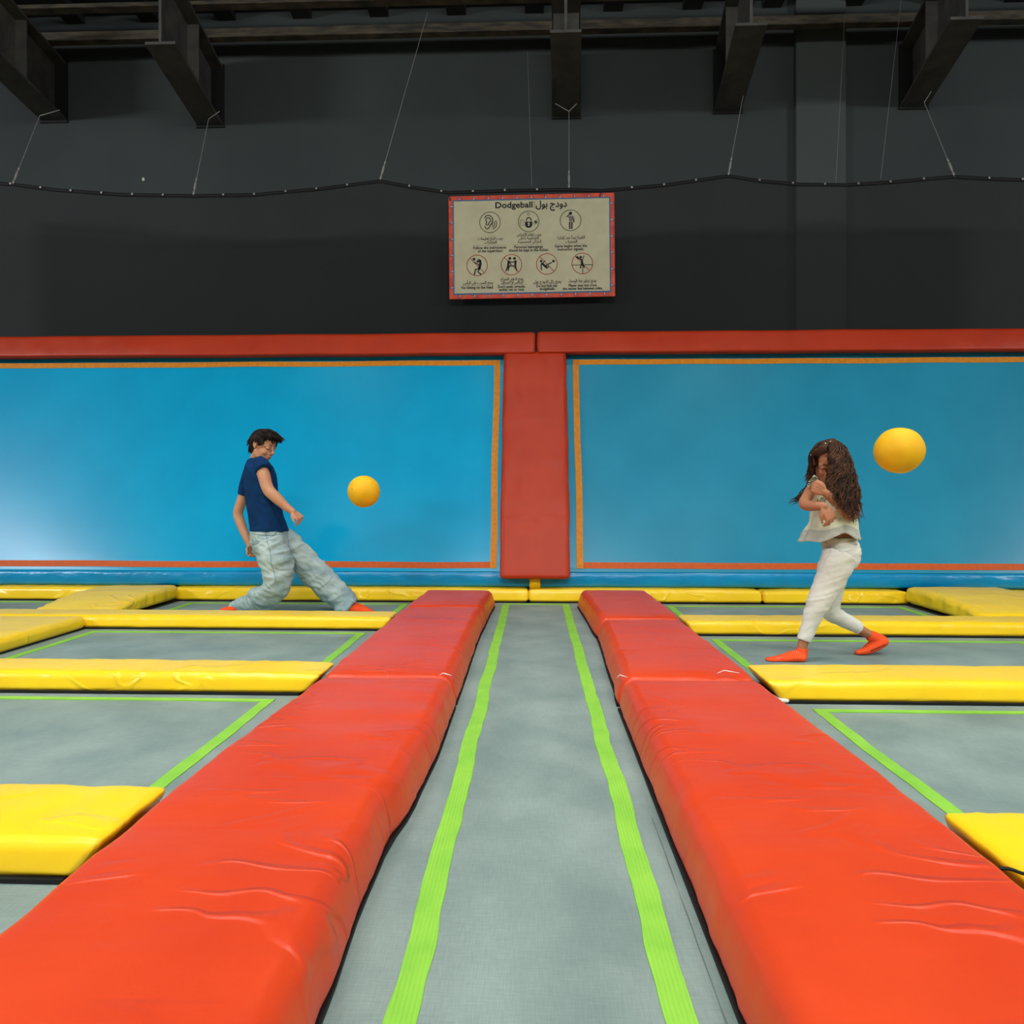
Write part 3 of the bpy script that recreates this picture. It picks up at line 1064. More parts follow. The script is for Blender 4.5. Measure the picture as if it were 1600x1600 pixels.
trampoline(-3.6, -1.0, 2.06, 3.32, -3.5, -1.28, 2.16, 3.23, 'large grey trampoline left of the lane, between the two nearest yellow cross pads')
trampoline(-3.32, -1.0, 5.2, 6.19, -3.12, -1.17, 5.3, 6.08, 'grey trampoline under the boy at the wall')
trampoline(-3.6, -1.0, .3, 1.70, -3.5, -1.3, .4, 1.5, 'grey trampoline corner at the left frame edge, nearest the camera')
trampoline(1.0, 3.52, 3.62, 4.80, 3.26, 1.235, 3.72, 4.66, 'grey trampoline under the girl in white jeans')
trampoline(1.0, 3.7, 1.98, 3.27, 3.6, 1.31, 2.08, 3.16, 'large grey trampoline right of the lane, between the two nearest yellow cross pads')
trampoline(1.0, 3.32, 5.12, 6.17, 3.2, 1.20, 5.22, 6.05, 'grey trampoline on the right side at the wall')
trampoline(1.0, 3.7, .3, 1.60, 3.6, 1.34, .4, 1.5, 'grey trampoline at the right frame edge, nearest the camera')
trampoline(-7.0, -3.94, 5.2, 6.19, -6.9, -4.1, 5.3, 6.1, 'grey trampoline beyond the lengthwise pad at the far left')
trampoline(4.10, 7.0, 5.12, 6.14, 6.9, 4.3, 5.2, 6.05, 'grey trampoline beyond the lengthwise pad at the far right')

# ------------------------------------------------------------------ wall trampolines
def WY(z): return 6.37 + (z - .33) * .335


def wall_trampoline(x0, x1, sx_in, sx_out, label, m, bulge_seed):
    root = thing('slanted_trampoline', label, 'trampoline', ((x0 + x1) / 2, WY(.2), .1), 'leaning wall trampolines')
    bm = NB()
    nx, nz = 60, 24
    def P_(x, z, off=0.0):
        u = (x - x0) / (x1 - x0); w = (z - .27) / 2.25
        bow = .05 * max(0, math.sin(math.pi * min(1, max(0, w)))) * max(0, math.sin(math.pi * min(1, max(0, u)))) ** .5
        rip = .0025 * noise.noise(Vector((x * 1.2, z * 26, bulge_seed))) * max(0, 1 - abs(z - .29) / .09)
        return Vector((x, WY(z) + bow - off + rip, z))
    zs = [.27 + 2.25 * k / nz for k in range(nz + 1)]
    zs = [.262, .27, .28, .29, .30, .315, .33, .35] + [z for z in zs if z > .36]
    V = [[bm.verts.new(P_(x0 + (x1 - x0) * i / nx, z)) for z in zs] for i in range(nx + 1)]
    for i in range(nx):
        for j in range(len(zs) - 1):
            bm.faces.new((V[i][j], V[i + 1][j], V[i + 1][j + 1], V[i][j + 1]))
    bed = put('jumping_bed', bm, m, root)
    so = bed.modifiers.new('thick', 'SOLIDIFY'); so.thickness = .006; so.offset = 1 if False else -1

    def band(pts_fn, n, w, name, mm, vertical):
        bm = NB(); prev = None
        for k in range(n + 1):
            c0, c1 = pts_fn(k / n)
            cur = [bm.verts.new(c0), bm.verts.new(c1)]
            if prev: bm.faces.new((prev[0], prev[1], cur[1], cur[0]))
            prev = cur
        o = put(name, bm, mm, root)
        return o
    w = .056
    ztop, zbot = 2.36, .327
    lo, hi = min(sx_in, sx_out), max(sx_in, sx_out)
    def top(t):
        x = lo + (hi - lo) * t; d = .006 * noise.noise(Vector((x * 1.5, 1, bulge_seed)))
        return P_(x, ztop - w / 2 + d, .009), P_(x, ztop + w / 2 + d, .009)
    def bot(t):
        x = lo + (hi - lo) * t; d = .005 * noise.noise(Vector((x * 1.5, 4, bulge_seed)))
        return P_(x, zbot - w / 2 + d, .009), P_(x, zbot + w / 2 + d, .009)
    band(top, 60, w, 'top_stripe', M['amber'], False)
    band(bot, 60, w, 'bottom_stripe', M['orange'], False)
    for sx in (sx_in, sx_out):
        def side(t, sx=sx):
            z = zbot - w / 2 + (ztop - zbot + w) * t; d = .012 * noise.noise(Vector((z * 1.2, 7, bulge_seed)))
            return P_(sx - w * .55 + d, z, .011), P_(sx + w * .55 + d, z, .011)
        band(side, 40, w, 'side_stripe', M['amber'], True)
    # padded blue skirt below the bed
    bm = NB()
    prof = [(6.352, .268), (6.338, .258), (6.330, .235), (6.327, .20), (6.328, .16), (6.332, .138), (6.350, .124), (6.40, .122)]
    prev = None
    n = 120
    for k in range(n + 1):
        x = x0 + (x1 - x0) * k / n
        cur = []
        for j, (y, z) in enumerate(prof):
            f = fold(Vector((x, 0, z)), 3, 1, 9, bulge_seed)
            dd = .006 * f * (1 if 1 < j < 6 else .2)
            zz = z + (.006 * noise.noise(Vector((x * 1.3, 0, bulge_seed))) if j > 4 else 0)
            cur.append(bm.verts.new((x, y - dd, zz)))
        if prev:
            for j in range(len(prof) - 1):
                bm.faces.new((prev[j], prev[j + 1], cur[j + 1], cur[j]))
        prev = cur
    put('skirt', bm, M['bluepad'], root)
    return root


wall_trampoline(-6.4, -.005, -.385, -6.1, 'bright blue leaning wall trampoline behind the boy, left of the red post', M['blueleft'], 1.7)
wall_trampoline(.005, 6.4, .430, 6.1, 'duller blue leaning wall trampoline behind the girl, right of the red post', M['blueright'], 6.3)

# yellow strap on the skirt under the post
bm = NB(); box(bm, -.045, .055, 6.285, 6.335, .12, .262, .006)
tag(put('yellow_strap', bm, M['yellow']), 'small yellow strap on the blue skirt below the red post', 'strap')


# red post pad leaning with the wall
def post_fn(p, u, v, w):
    q = p.copy()
    q.y = p.y + (q.z - .33) * .335
    t = (q.z - .22) / 2.2
    q.x *= 1 - .015 * t
    q.x += .004 * noise.noise(Vector((q.z * 3, u * 2, 5)))
    q.y -= .003 * fold(q, 1.2, 2, 3.0, 3.3) + .006 * (math.exp(-((q.z - 1.75 + .05 * (2 * u - 1) ** 2) / .02) ** 2) + math.exp(-((q.z - 1.32) / .02) ** 2) * .5 + math.exp(-((q.z - .78 + .06 * (2 * u - 1) ** 2) / .02) ** 2))
    return q


root = thing('post_pad', 'tall red padded post between the two blue wall trampolines', 'post pad', (0, 6.3, .2))
put('vinyl_cover', pad(-.318, .328, 6.235, 6.36, .215, 2.46, .04, .03, post_fn, 0, 2.2, 0), M['redwall'], root)


def top_pad(x0, x1, label, seed, dz=0.0):
    root = thing('safety_pad', label, 'safety pad', ((x0 + x1) / 2, 7.0, 2.44), 'red pads along the top of the blue wall')

    def fn(p, u, v, w):
        q = p.copy()
        q.y += (q.z - 2.44) * .30
        f = fold(q, 1.6, 1, 5, seed)
        near = max(0, 1 - abs(q.x) / .6)
        q.y -= .007 * f * (.5 + 1.6 * near)
        q.z += .004 * noise.noise(Vector((q.x * 1.4, seed, 0))) + dz
        return q
    put('vinyl_cover', pad(x0, x1, 6.93, 7.08, 2.43, 2.665, .03, .04, fn, 0, seed, 0), M['redwall'], root)


top_pad(-7, .008, 'long red pad on top of the left blue wall trampoline', 3.1)
top_pad(.030, 7, 'long red pad on top of the right blue wall trampoline', 7.7, .004)

# ------------------------------------------------------------------ balls
def throw_ball(px, py, D, rad, label, squash=0, seed=0):
    a = (px - 800.0) / F
    c = Vector((D * (a * math.cos(TH) - math.sin(TH)), D * (a * math.sin(TH) + math.cos(TH)), CAMZ + D * (HOR - py) / F))
    bm = NB()
    bmesh.ops.create_icosphere(bm, subdivisions=5, radius=rad)
    for v in bm.verts:
        v.co += v.co.normalized() * (.0012 * noise.noise(v.co * 18 + Vector((seed, 0, 0))))
    root = thing('dodgeball', label, 'ball', c, 'yellow foam dodgeballs in the air')
    o = put('foam_skin', bm, M['ball'])
    o.parent = root
    bm = NB()
    bmesh.ops.create_circle(bm, radius=.004, segments=12, cap_ends=True)
    for v in bm.verts: v.co = Vector((v.co.x, -rad * .93, v.co.y))
    p = put('inflation_hole', bm, M['black'])
    p.parent = root
    p.rotation_euler = (math.radians(-8), 0, math.radians(-32))
    p.scale = (1, 1.07, 1)
    return root


throw_ball(568.5, 768, 4.45, .1045, 'yellow foam ball in the air in front of the boy in blue', seed=1)
throw_ball(1405, 704, 3.10, .1045, 'yellow foam ball in the air right of the girl, above her head', seed=2)

# ------------------------------------------------------------------ people
M['skinb'] = mat('boy_skin', lin(206, 152, 116), .5, .35, lin(196, 138, 104), 8, sss=.12, bump=.1, bscale=120, bdist=.001)
M['sking'] = mat('girl_skin', lin(182, 124, 90), .5, .35, lin(170, 112, 80), 8, sss=.12, bump=.1, bscale=120, bdist=.001)
M['lips'] = mat('lips', lin(150, 78, 68), .4, .4)
M['hairb'] = mat('dark_brown_hair', lin(46, 34, 27), .6, .2, lin(26, 20, 18), 30, bump=.5, bscale=90, bstretch=(1, 1, .3), bdist=.004)
M['hairg'] = mat('long_brown_hair', lin(84, 54, 36), .6, .2, lin(38, 25, 17), 22, bump=.4, bscale=90, bdist=.003)
M['navy'] = mat('navy_cotton', lin(2, 56, 104), .85, .2, lin(2, 46, 90), 7, bump=.3, bscale=26, bdist=.006)
M['denim'] = mat('pale_washed_denim', lin(186, 204, 200), .85, .2, lin(134, 160, 166), 7, nmix=(.3, .7), ndet=6, bump=.4, bscale=22, bdist=.006, bump2=.2, b2scale=400)
M['denimseam'] = mat('denim_seam', lin(104, 128, 136), .85, .2)
M['whitejean'] = mat('white_denim', lin(226, 226, 216), .8, .25, lin(216, 216, 206), 6, bump=.3, bscale=22, bdist=.005)
M['cream'] = mat('cream_blouse', lin(222, 224, 196), .8, .2, lin(206, 208, 178), 20, bump=.4, bscale=45, bdist=.005)
M['sheer'] = mat('pale_grey_hem_band', lin(186, 190, 178), .7, .2, lin(170, 174, 160), 20)
M['sock'] = mat('orange_sock', lin(255, 92, 44), .8, .2, lin(246, 82, 36), 20, bump=.3, bscale=220, bdist=.002)
M['sockprint'] = mat('sock_grip_print', lin(70, 34, 40), .7, .3)
M['socklight'] = mat('sock_pale_print', lin(232, 150, 150), .7, .3)
M['eyewhite'] = mat('eye_white', lin(215, 210, 200), .3, .5)
M['iris'] = mat('dark_iris', lin(34, 22, 16), .2, .5)
M['glitter'] = mat('silver_sequins', lin(205, 200, 180), .2, .6, metal=.8)
M['button'] = mat('dull_metal_button', lin(130, 118, 100), .4, .5, metal=.6)


class Fig:
    def __init__(s, Y0, px):
        s.Y0 = Y0
        a = unproject(px, 800, Y0); b = unproject(px + 1, 800, Y0)
        s.m = (b - a).length           # metres per pixel

    def P(s, px, py, dy=0.0):
        """pixel in the plane of the figure, then moved dy metres along the line of sight"""
        return unproject(px, py, s.Y0 + dy)

    def tube(s, bm, pts, n=16, flat=1.0, cap=True, sub=5, up=None):
        q = [s.P(p[0], p[1], p[2] if len(p) > 2 and p[2] is not None else 0) for p in [(a[0], a[1], a[2]) for a in pts]]
        r = [p[3] * s.m for p in pts]
        tube(bm, catmull(q, sub), interp(r, sub), n, flat, up, cap)

    def stack(s, bm, st, V=Vector((0, 1, 0)), n=28, e=2.3, sub=5, close=True, tilt=0.0):
        """st: (px centre, py, dy, half width px, half depth m)"""
        c_ = catmull([s.P(a[0], a[1], a[2]) for a in st], sub)
        hw = interp([a[3] * s.m for a in st], sub); hd = interp([a[4] for a in st], sub)
        rr = []
        for c, w, d in zip(c_, hw, hd):
            ring = []
            for k in range(n):
                t = 2 * math.pi * k / n
                cx, sy = math.cos(t), math.sin(t)
                ex = math.copysign(abs(cx) ** (2 / e), cx); ey = math.copysign(abs(sy) ** (2 / e), sy)
                ring.append(c + Vector((1, 0, tilt)) * (w * ex) + V * (d * ey))
            rr.append(ring)
        rings(bm, rr, close)


def head_matrix(center, fwd, up, scale, roll=0.0):
    f = Vector(fwd).normalized()
    u = Vector(up); u = (u - f * u.dot(f)).normalized()
    l = u.cross(f)
    m_ = Matrix((f, l, u)).transposed().to_4x4()
    return Matrix.Translation(center) @ m_ @ Matrix.Rotation(roll, 4, 'X') @ Matrix.Scale(scale, 4)


def head_shapes(bm, H, squint=False):
    """facing +X, up Z; child proportions"""
    t = NB()
    ball(t, (-.014, 0, .030), (.092, .072, .086), seg=24)
    ball(t, (.034, 0, .036), (.052, .058, .055), seg=20)          # forehead
    ball(t, (.030, 0, -.030), (.052, .054, .070), seg=20)         # mid face
    ball(t, (.030, 0, -.070), (.048, .044, .040), seg=18)         # jaw
    ball(t, (.064, 0, -.092), (.019, .021, .017), seg=14)         # chin
    for s in (-1, 1):
        tube(t, [(-.004, s * .052, -.040), (.012, s * .048, -.072), (.055, s * .018, -.095)], [.017, .016, .014], 10)
        ball(t, (.057, s * .033, -.030), (.022, .021, .024), seg=14)      # cheek
        tube(t, [(.080, s * .012, .022), (.076, s * .032, .024), (.060, s * .050, .014)], [.008, .009, .008], 8)   # brow ridge
        ball(t, (.074, s * .032, .004), (.013, .017, .0085), seg=12)      # lids
        ball(t, (.088, s * .011, -.034), (.010, .0075, .0075), seg=10)    # nostril wing
        # ear
        R3 = Matrix.Rotation(math.radians(s * 18), 3, 'Z') @ Matrix.Rotation(math.radians(-12), 3, 'Y')
        ball(t, (-.008, s * .073, -.002), (.015, .0060, .026), R3, 14)
        tube(t, [Vector((.005, s * .073, .012)), Vector((-.004, s * .078, .023)), Vector((-.018, s * .081, .017)), Vector((-.019, s * .080, -.004)), Vector((-.006, s * .074, -.025))], .0040, 8)
    tube(t, [(.082, 0, .020), (.091, 0, .002), (.103, 0, -.022)], [.008, .0082, .0105], 10)   # nose
    ball(t, (.102, 0, -.027), (.011, .0115, .009), seg=12)
    ball(t, (.084, 0, -.056), (.008, .021, .0055), seg=12)        # upper lip
    ball(t, (.083, 0, -.067), (.008, .018, .0058), seg=12)        # lower lip
    ball(t, (.080, 0, -.050), (.010, .018, .010), seg=12)
    bmesh.ops.transform(t, matrix=H, verts=t.verts)
    me = bpy.data.meshes.new('h'); t.to_mesh(me); t.free()
    bm.from_mesh(me); bpy.data.meshes.remove(me)


def head_details(root, H, squint=False, sides=(-1, 1)):
    def tm(bm): bmesh.ops.transform(bm, matrix=H, verts=bm.verts); return bm
    for s in sides:
        if not squint:
            bm = NB(); ball(bm, (.0775, s * .032, .0035), (.0115, .0125, .0052), seg=14)
            e = put('eye', tm(bm), M['eyewhite'], root)
            bm = NB(); ball(bm, (.0850, s * .030 - .0005, .0022), (.0045, .0052, .0047), seg=12)
            put('iris', tm(bm), M['iris'], e)
        bm = NB(); tube(bm, [(.0845, s * .019, .0080 if not squint else .002), (.0850, s * .030, .0098 if not squint else 0), (.0745, s * .043, .0060 if not squint else .001)], [.0012, .0018, .0010] if not squint else [.002, .0032, .002], 6)
        put('eyelashes', tm(bm), M['hairb'], root)
        bm = NB(); tube(bm, [(.0875, s * .014, .0245), (.0835, s * .030, .0290), (.068, s * .046, .0240)], [.0022, .0030, .0012], 6)
        put('eyebrow', tm(bm), M['hairb'], root)
    bm = NB()
    ball(bm, (.0855, 0, -.0565), (.0078, .0195, .0042), seg=12)
    ball(bm, (.0845, 0, -.0665), (.0078, .0165, .0046), seg=12)
    put('lips', tm(bm), M['lips'], root)


def hand(bm, wrist, d, nrm, L, curl=(20, 30, 30), spread=6, thumb=1, r=.0072, thumb_curl=20):
    """palm + four jointed fingers + thumb. d = direction of the palm, nrm = back of the hand"""
    d = Vector(d).normalized(); nrm = Vector(nrm); nrm = (nrm - d * nrm.dot(d)).normalized()
    s = d.cross(nrm)                                   # towards the little finger when thumb = -1
    pl_ = L * .50
    w = L * .21
    # palm: flattened fan of tubes
    for k in range(4):
        o = (k - 1.5) / 1.5
        tube(bm, [wrist + s * (o * w * .45), wrist + d * pl_ * .5 + s * (o * w * .85) + nrm * .002, wrist + d * pl_ + s * (o * w)], [r * 1.35, r * 1.5, r * 1.2], 10)
    for k, fl in enumerate((.40, .46, .43, .34)):
        kk = k if thumb < 0 else 3 - k
        o = (kk - 1.5) / 1.5
        base = wrist + d * pl_ * (1 - .05 * abs(o)) + s * (o * w)
        ax = s
        dirv = (d + s * (o * math.radians(spread) * 1.5)).normalized()
        pts = [base - dirv * .012, base]
        ang = 0
        cur = base
        for seg, (c_, part) in enumerate(zip(curl, (.46, .30, .24))):
            ang += math.radians(c_ * (1 + .08 * k))
            v = dirv * math.cos(ang) - nrm * math.sin(ang)
            cur = cur + v * (L * fl * part)
            pts.append(cur.copy())
        tube(bm, catmull(pts, 3), interp([r * 1.05, r * 1.05, r, r * .92, r * .78], 3), 8)
    tb = wrist + d * pl_ * .22 + s * (thumb * w * .8)
    td = (d * .72 + s * thumb * .62 - nrm * .25).normalized()
    t2 = (d * .92 + s * thumb * .2 - nrm * (.2 + thumb_curl / 90)).normalized()
    tube(bm, catmull([tb, tb + td * L * .2, tb + td * L * .2 + t2 * L * .16, tb + td * L * .2 + t2 * L * .28], 3), interp([r * 1.5, r * 1.25, r * 1.05, r * .85], 3), 8)


def ground(me, zmin=.0035):
    for v in me.vertices:
        if v.co.z < zmin: v.co.z = zmin


from mathutils.bvhtree import BVHTree


def drape(me_world, pts, off=.0012, dens=6):
    """lay a line of pixels onto a surface as seen from the photograph's viewpoint"""
    bvh = BVHTree.FromPolygons([v.co.copy() for v in me_world.vertices], [list(p.vertices) for p in me_world.polygons])
    out = []
    cam_ = Vector((0, 0, CAMZ))
    q = catmull([Vector((p[0], p[1], 0)) for p in pts], dens)
    for p in q:
        t = unproject(p.x, p.y, 5.0)
        d = (t - cam_).normalized()
        hit = bvh.ray_cast(cam_, d)
        if hit[0] is not None:
            out.append(hit[0] - d * off)
    return out


def seam(name, parent, world_me, pts, r, m, flat=1.0):
    q = drape(world_me, pts)
    if len(q) > 2:
        bm = NB(); tube(bm, q, r, 6, flat)
        put(name, bm, m, parent)


# ======================================================= the boy
B = Fig(5.55, 430)
boy = thing('person', 'boy in navy t-shirt and wide pale jeans, leaning back in a lunge', 'person', (B.P(450, 900).x, 5.55, 0))
VB = Vector((-.25, .97, 0))
HB = head_matrix(B.P(411, 697.5, 0), (.90, -.33, -.30), (.26, 0, .95), 1.14)
bm = NB()
head_shapes(bm, HB)
B.tube(bm, [(398, 728, .02, 10.5), (401, 716, .01, 9.2), (406, 706, 0, 9.5)])
B.stack(bm, [(403, 724, 0, 13, .10), (405, 735, 0, 19, .145), (408, 760, 0, 22, .135), (411, 785, 0, 23, .12), (418, 812, 0, 24, .11), (423, 840, 0, 23, .10), (428, 862, 0, 20, .08)], VB)
B.tube(bm, [(406, 727, -.12, 9.5), (412, 742, -.165, 9.4), (416, 757, -.185, 8.8), (421, 767.5, -.195, 8.8), (432, 778, -.2, 8.3), (446, 791, -.2, 6.4), (457.5, 799.5, -.2, 5)])
B.tube(bm, [(392, 738, .14, 9), (384, 765, .17, 8), (377, 785, .18, 8), (372, 803, .19, 7.6), (377, 820, .17, 7.3), (385, 839, .14, 6), (391, 853, .12, 4.8)])
wN = B.P(457.5, 799.5, -.2)
hand(bm, wN, (.70, -.05, -.62), (.55, -.45, .65), .155, (52, 30, 18), 5, 1, .0078, 10)
wF = B.P(391, 853, .12)
hand(bm, wF, (.12, -.35, -.95), (-.85, .35, -.12), .150, (38, 38, 25), 4, -1, .0078, 20)
B.tube(bm, [(424, 850, -.04, 15), (434, 885, -.08, 13), (430, 920, -.08, 11), (400, 938, -.04, 9), (372, 950, 0, 6)])
B.tube(bm, [(440, 852, .04, 13), (490, 890, .13, 14), (520, 925, .13, 12), (548, 948, .13, 8)])
me = fused(bm, .0045, 2)
ground(me, .006)
put('skin', me, M['skinb'], boy)
head_details(boy, HB, False)

# t-shirt
bm = NB()
B.stack(bm, [(400, 717, .0, 9, .075), (401.5, 722.5, 0, 15.5, .125), (404.5, 731, 0, 21.5, .165), (407, 745, 0, 24, .165), (407.5, 762, 0, 25.5, .15), (410, 783, 0, 26, .14),
             (415, 803, 0, 27, .14), (419, 818, 0, 29, .145), (421.5, 829, 0, 30.5, .15)], VB, n=36)
B.tube(bm, [(405, 723, -.10, 10.5), (409, 728, -.14, 12), (412, 734, -.165, 11.8)], cap=False)
B.tube(bm, [(394, 735, .12, 11), (386, 752, .15, 10), (380.5, 772, .17, 8.6)], cap=False)
me = fused(bm, .006, 1)
push(me, lambda p, n: .007 * fold(p + Vector((0, 0, p.x * .9)), 9, 5, 6, 3.3) + .003 * fold(p, 20, 12, 14, 8.1) - .002)
shirt_me = me.copy()
shirt = put('t_shirt', me, M['navy'], boy)
seam('cuff_hem', shirt, shirt_me, [(402, 734), (408, 738), (416, 736), (421, 731)], .0018, M['navy'])
seam('bottom_hem', shirt, shirt_me, [(393, 825), (410, 826.5), (430, 826.5), (449, 825)], .0018, M['navy'])

# jeans
bm = NB()
B.stack(bm, [(420, 822, 0, 23, .11), (420.5, 832, 0, 28, .135), (425, 848, 0, 32, .15), (429, 862, 0, 30, .14)], VB, n=36)
B.tube(bm, [(423, 850, -.06, 27), (431, 872, -.09, 25), (434, 893, -.1, 22.5), (432, 912, -.1, 21.5), (423, 926, -.09, 18.5), (404, 935, -.06, 17), (384, 944, -.02, 12.5), (362, 950.5, 0, 7.5)], n=22, cap=False)
B.tube(bm, [(430, 842, .02, 20), (449, 852, .06, 22), (468, 869, .10, 20), (485, 888, .13, 21), (502, 906, .13, 21.5), (519, 922, .13, 20.5), (533, 936, .13, 19.5), (548, 948.5, .13, 18)], n=22, cap=False)
me = fused(bm, .006, 6)


def jean_fold(p, n):
    q = p - B.P(430, 900)
    a = fold(Vector((q.x + q.z * .7, q.y, q.z - q.x * .3)), 4, 5, 13, 1.9)
    b = fold(Vector((q.x - q.z * .5, q.y, q.z + q.x * .6)), 12, 7, 22, 6.2)
    return .014 * max(a, -.3) + .006 * b - .005


push(me, jean_fold)
ground(me)
jean_me = me.copy()
jeans = put('jeans', me, M['denim'], boy)
seam('pocket_seam', jeans, jean_me, [(433, 828), (430, 834), (424, 839), (416, 841)], .0022, M['denimseam'])
seam('side_seam', jeans, jean_me, [(415, 832), (417, 845), (422, 862), (424, 880), (428, 893), (431, 910)], .0016, M['denimseam'])
seam('knee_seam', jeans, jean_me, [(429, 888), (438, 890.5), (447, 890), (455, 889)], .0020, M['denimseam'])
seam('fly_seam', jeans, jean_me, [(447, 834), (450, 842), (451, 852), (454, 862)], .0020, M['denimseam'])
seam('knee_seam', jeans, jean_me, [(497, 921), (506, 915), (514, 908), (520, 900)], .0018, M['denimseam'])
seam('waistband_seam', jeans, jean_me, [(393, 834), (408, 836), (430, 836), (450, 834)], .0018, M['denimseam'])
# socks
for pts in ([(372, 950, 0, 7.5), (361, 952.5, 0, 7), (350, 955, 0, 5.5), (340, 957.5, 0, 3.2)], [(545, 948, .13, 10), (558, 951.5, .13, 9), (571, 954.5, .13, 6.6), (583, 958, .13, 3.6)]):
    bm = NB(); B.tube(bm, pts, n=16, flat=1.5)
    ground(me)
    me = fused(bm, .005, 1); ground(me, .004)
    put('sock', me, M['sock'], boy)
# hair: cap and swept tufts
rnd = random.Random(5)
bm = NB()
t = NB()
ball(t, (-.020, 0, .040), (.095, .080, .084), seg=24)
ball(t, (-.045, 0, .004), (.062, .070, .074), seg=20)
ball(t, (.038, 0, .078), (.052, .058, .040), seg=18)
ball(t, (-.070, 0, -.040), (.030, .050, .040), seg=14)
for v in t.verts:
    pass
bmesh.ops.transform(t, matrix=HB, verts=t.verts)
tmp = bpy.data.meshes.new('t'); t.to_mesh(tmp); t.free(); bm.from_mesh(tmp); bpy.data.meshes.remove(tmp)


def tuft(bm, a, dirv, L, r, droop, seed):
    pts = [Vector(a)]
    d = Vector(dirv).normalized()
    for k in range(4):
        d = (d + Vector(droop) * .3 + Vector((noise.noise(Vector((seed, k, 0))), noise.noise(Vector((seed, k, 5))), 0)) * .25).normalized()
        pts.append(pts[-1] + d * L / 4)
    pts = [HB @ p for p in pts]
    tube(bm, pts, [r, r * 1.1, r * .9, r * .6, r * .2], 7)


for i in range(620):
    th = rnd.uniform(-math.pi, math.pi); ph = rnd.uniform(-.35, 1.5)
    n = Vector((math.cos(ph) * math.cos(th), math.cos(ph) * math.sin(th), math.sin(ph)))
    base = Vector((-.018 + n.x * .094, n.y * .078, .040 + n.z * .084))
    if base.x > .035 and base.z < .060: continue            # face stays free
    if -.03 < base.x < .03 and base.z < .028: continue      # ears stay free
    if base.z < -.005 and base.x > -.03: continue
    back = base.x < -.03
    if back:
        dv = Vector((-.15, n.y * .3, -1.0)); L_ = rnd.uniform(.03, .06); dr = (0, 0, -.5)
    elif base.z < .07:
        dv = Vector((.5, n.y * .4, -.5)); L_ = rnd.uniform(.025, .04); dr = (.1, 0, -.4)
    else:
        dv = Vector((1.0, rnd.uniform(-.35, .2), n.z * .35)); L_ = rnd.uniform(.05, .085); dr = (.1, 0, -.5)
    tuft(bm, base - n * .003, dv + n * .18, L_, rnd.uniform(.0032, .0052), dr, i * .7)
for i in range(190):                                         # fringe thrown forward
    y = rnd.uniform(-.055, .05)
    b = Vector((rnd.uniform(.02, .066), y, rnd.uniform(.092, .108)))
    tuft(bm, b, (1, rnd.uniform(-.35, .15), .12), rnd.uniform(.05, .085), rnd.uniform(.003, .0048), (.05, 0, -.42), i * 1.3 + 50)
for i in range(50):                                          # temples in front of the ear
    s = rnd.choice((-1, 1))
    tuft(bm, (rnd.uniform(.0, .045), s * .072, rnd.uniform(.035, .06)), (.45, s * .05, -.5), rnd.uniform(.02, .035), .005, (0, 0, -.4), i * 2.1 + 9)
for i in range(70):                                          # nape
    y = rnd.uniform(-.05, .05)
    tuft(bm, (-.088 + abs(y) * .3, y, rnd.uniform(-.04, .0)), (.15, 0, -1), rnd.uniform(.03, .05), .006, (.1, 0, -.3), i * 1.7 + 90)
put('hair', bm, M['hairb'], boy)

# ======================================================= the girl
G = Fig(4.2, 1290)
girl = thing('person', 'girl in white jeans and cream top, long curly hair, ducking from a ball', 'person', (G.P(1290, 1000).x, 4.2, 0))
HG = head_matrix(G.P(1295, 723, 0), (-.32, -.82, -.46), (-.1, -.4, .9), 1.06)
bm = NB()
head_shapes(bm, HG, True)
G.tube(bm, [(1300, 768, .07, 15), (1299, 752, .05, 12), (1297, 738, .03, 12)])
G.stack(bm, [(1299, 756, .05, 13, .06), (1299, 765, .04, 24, .07), (1300, 780, .03, 25, .08), (1302, 800, .03, 24, .085), (1307, 820, .03, 22, .08), (1311, 838, .02, 22.5, .085), (1314, 856, .02, 18, .065), (1315, 868, .02, 14, .05)])
G.tube(bm, [(1277, 760, .03, 9), (1268.5, 764, .0, 8.2), (1261.5, 776, -.07, 8.4), (1257, 787.5, -.13, 8.6), (1267, 790.5, -.18, 8.2), (1278, 790.5, -.22, 7), (1287, 791, -.25, 5.4)])
G.tube(bm, [(1321, 766, .02, 10), (1329, 780, -.04, 9.5), (1334, 799, -.09, 9), (1327, 804, -.13, 9), (1312, 789, -.18, 8.2), (1298, 777, -.21, 7), (1288, 769, -.22, 5.6)])
hand(bm, G.P(1287, 791.5, -.25), (.48, -.1, -.86), (.35, -.9, .1), .150, (30, 48, 30), 7, 1, .0080, 10)
hand(bm, G.P(1288, 769, -.22), (-.85, -.1, .45), (.1, -.95, -.1), .125, (62, 70, 45), 3, 1, .0082, 30)
G.tube(bm, [(1312, 866, -.02, 13), (1297, 905, -.07, 13), (1277.5, 945, -.09, 10), (1264, 980, -.09, 8), (1254.5, 1006, -.09, 7.6), (1252, 1020, -.09, 7.5)])
G.tube(bm, [(1314, 870, .04, 13), (1302, 925, .08, 9), (1299, 952, .07, 8.5), (1318, 968.5, .077, 8), (1343, 983, .08, 7.6), (1360, 993, .08, 7.2)])
G.tube(bm, [(1251, 1022, -.09, 7), (1240, 1026, -.09, 5), (1210, 1031, -.10, 2.5)])
me = fused(bm, .0045, 2)
ground(me, .006)
put('skin', me, M['sking'], girl)
head_details(girl, HG, True)
bm = NB()
for s in (-1,):
    pass
bm.free()

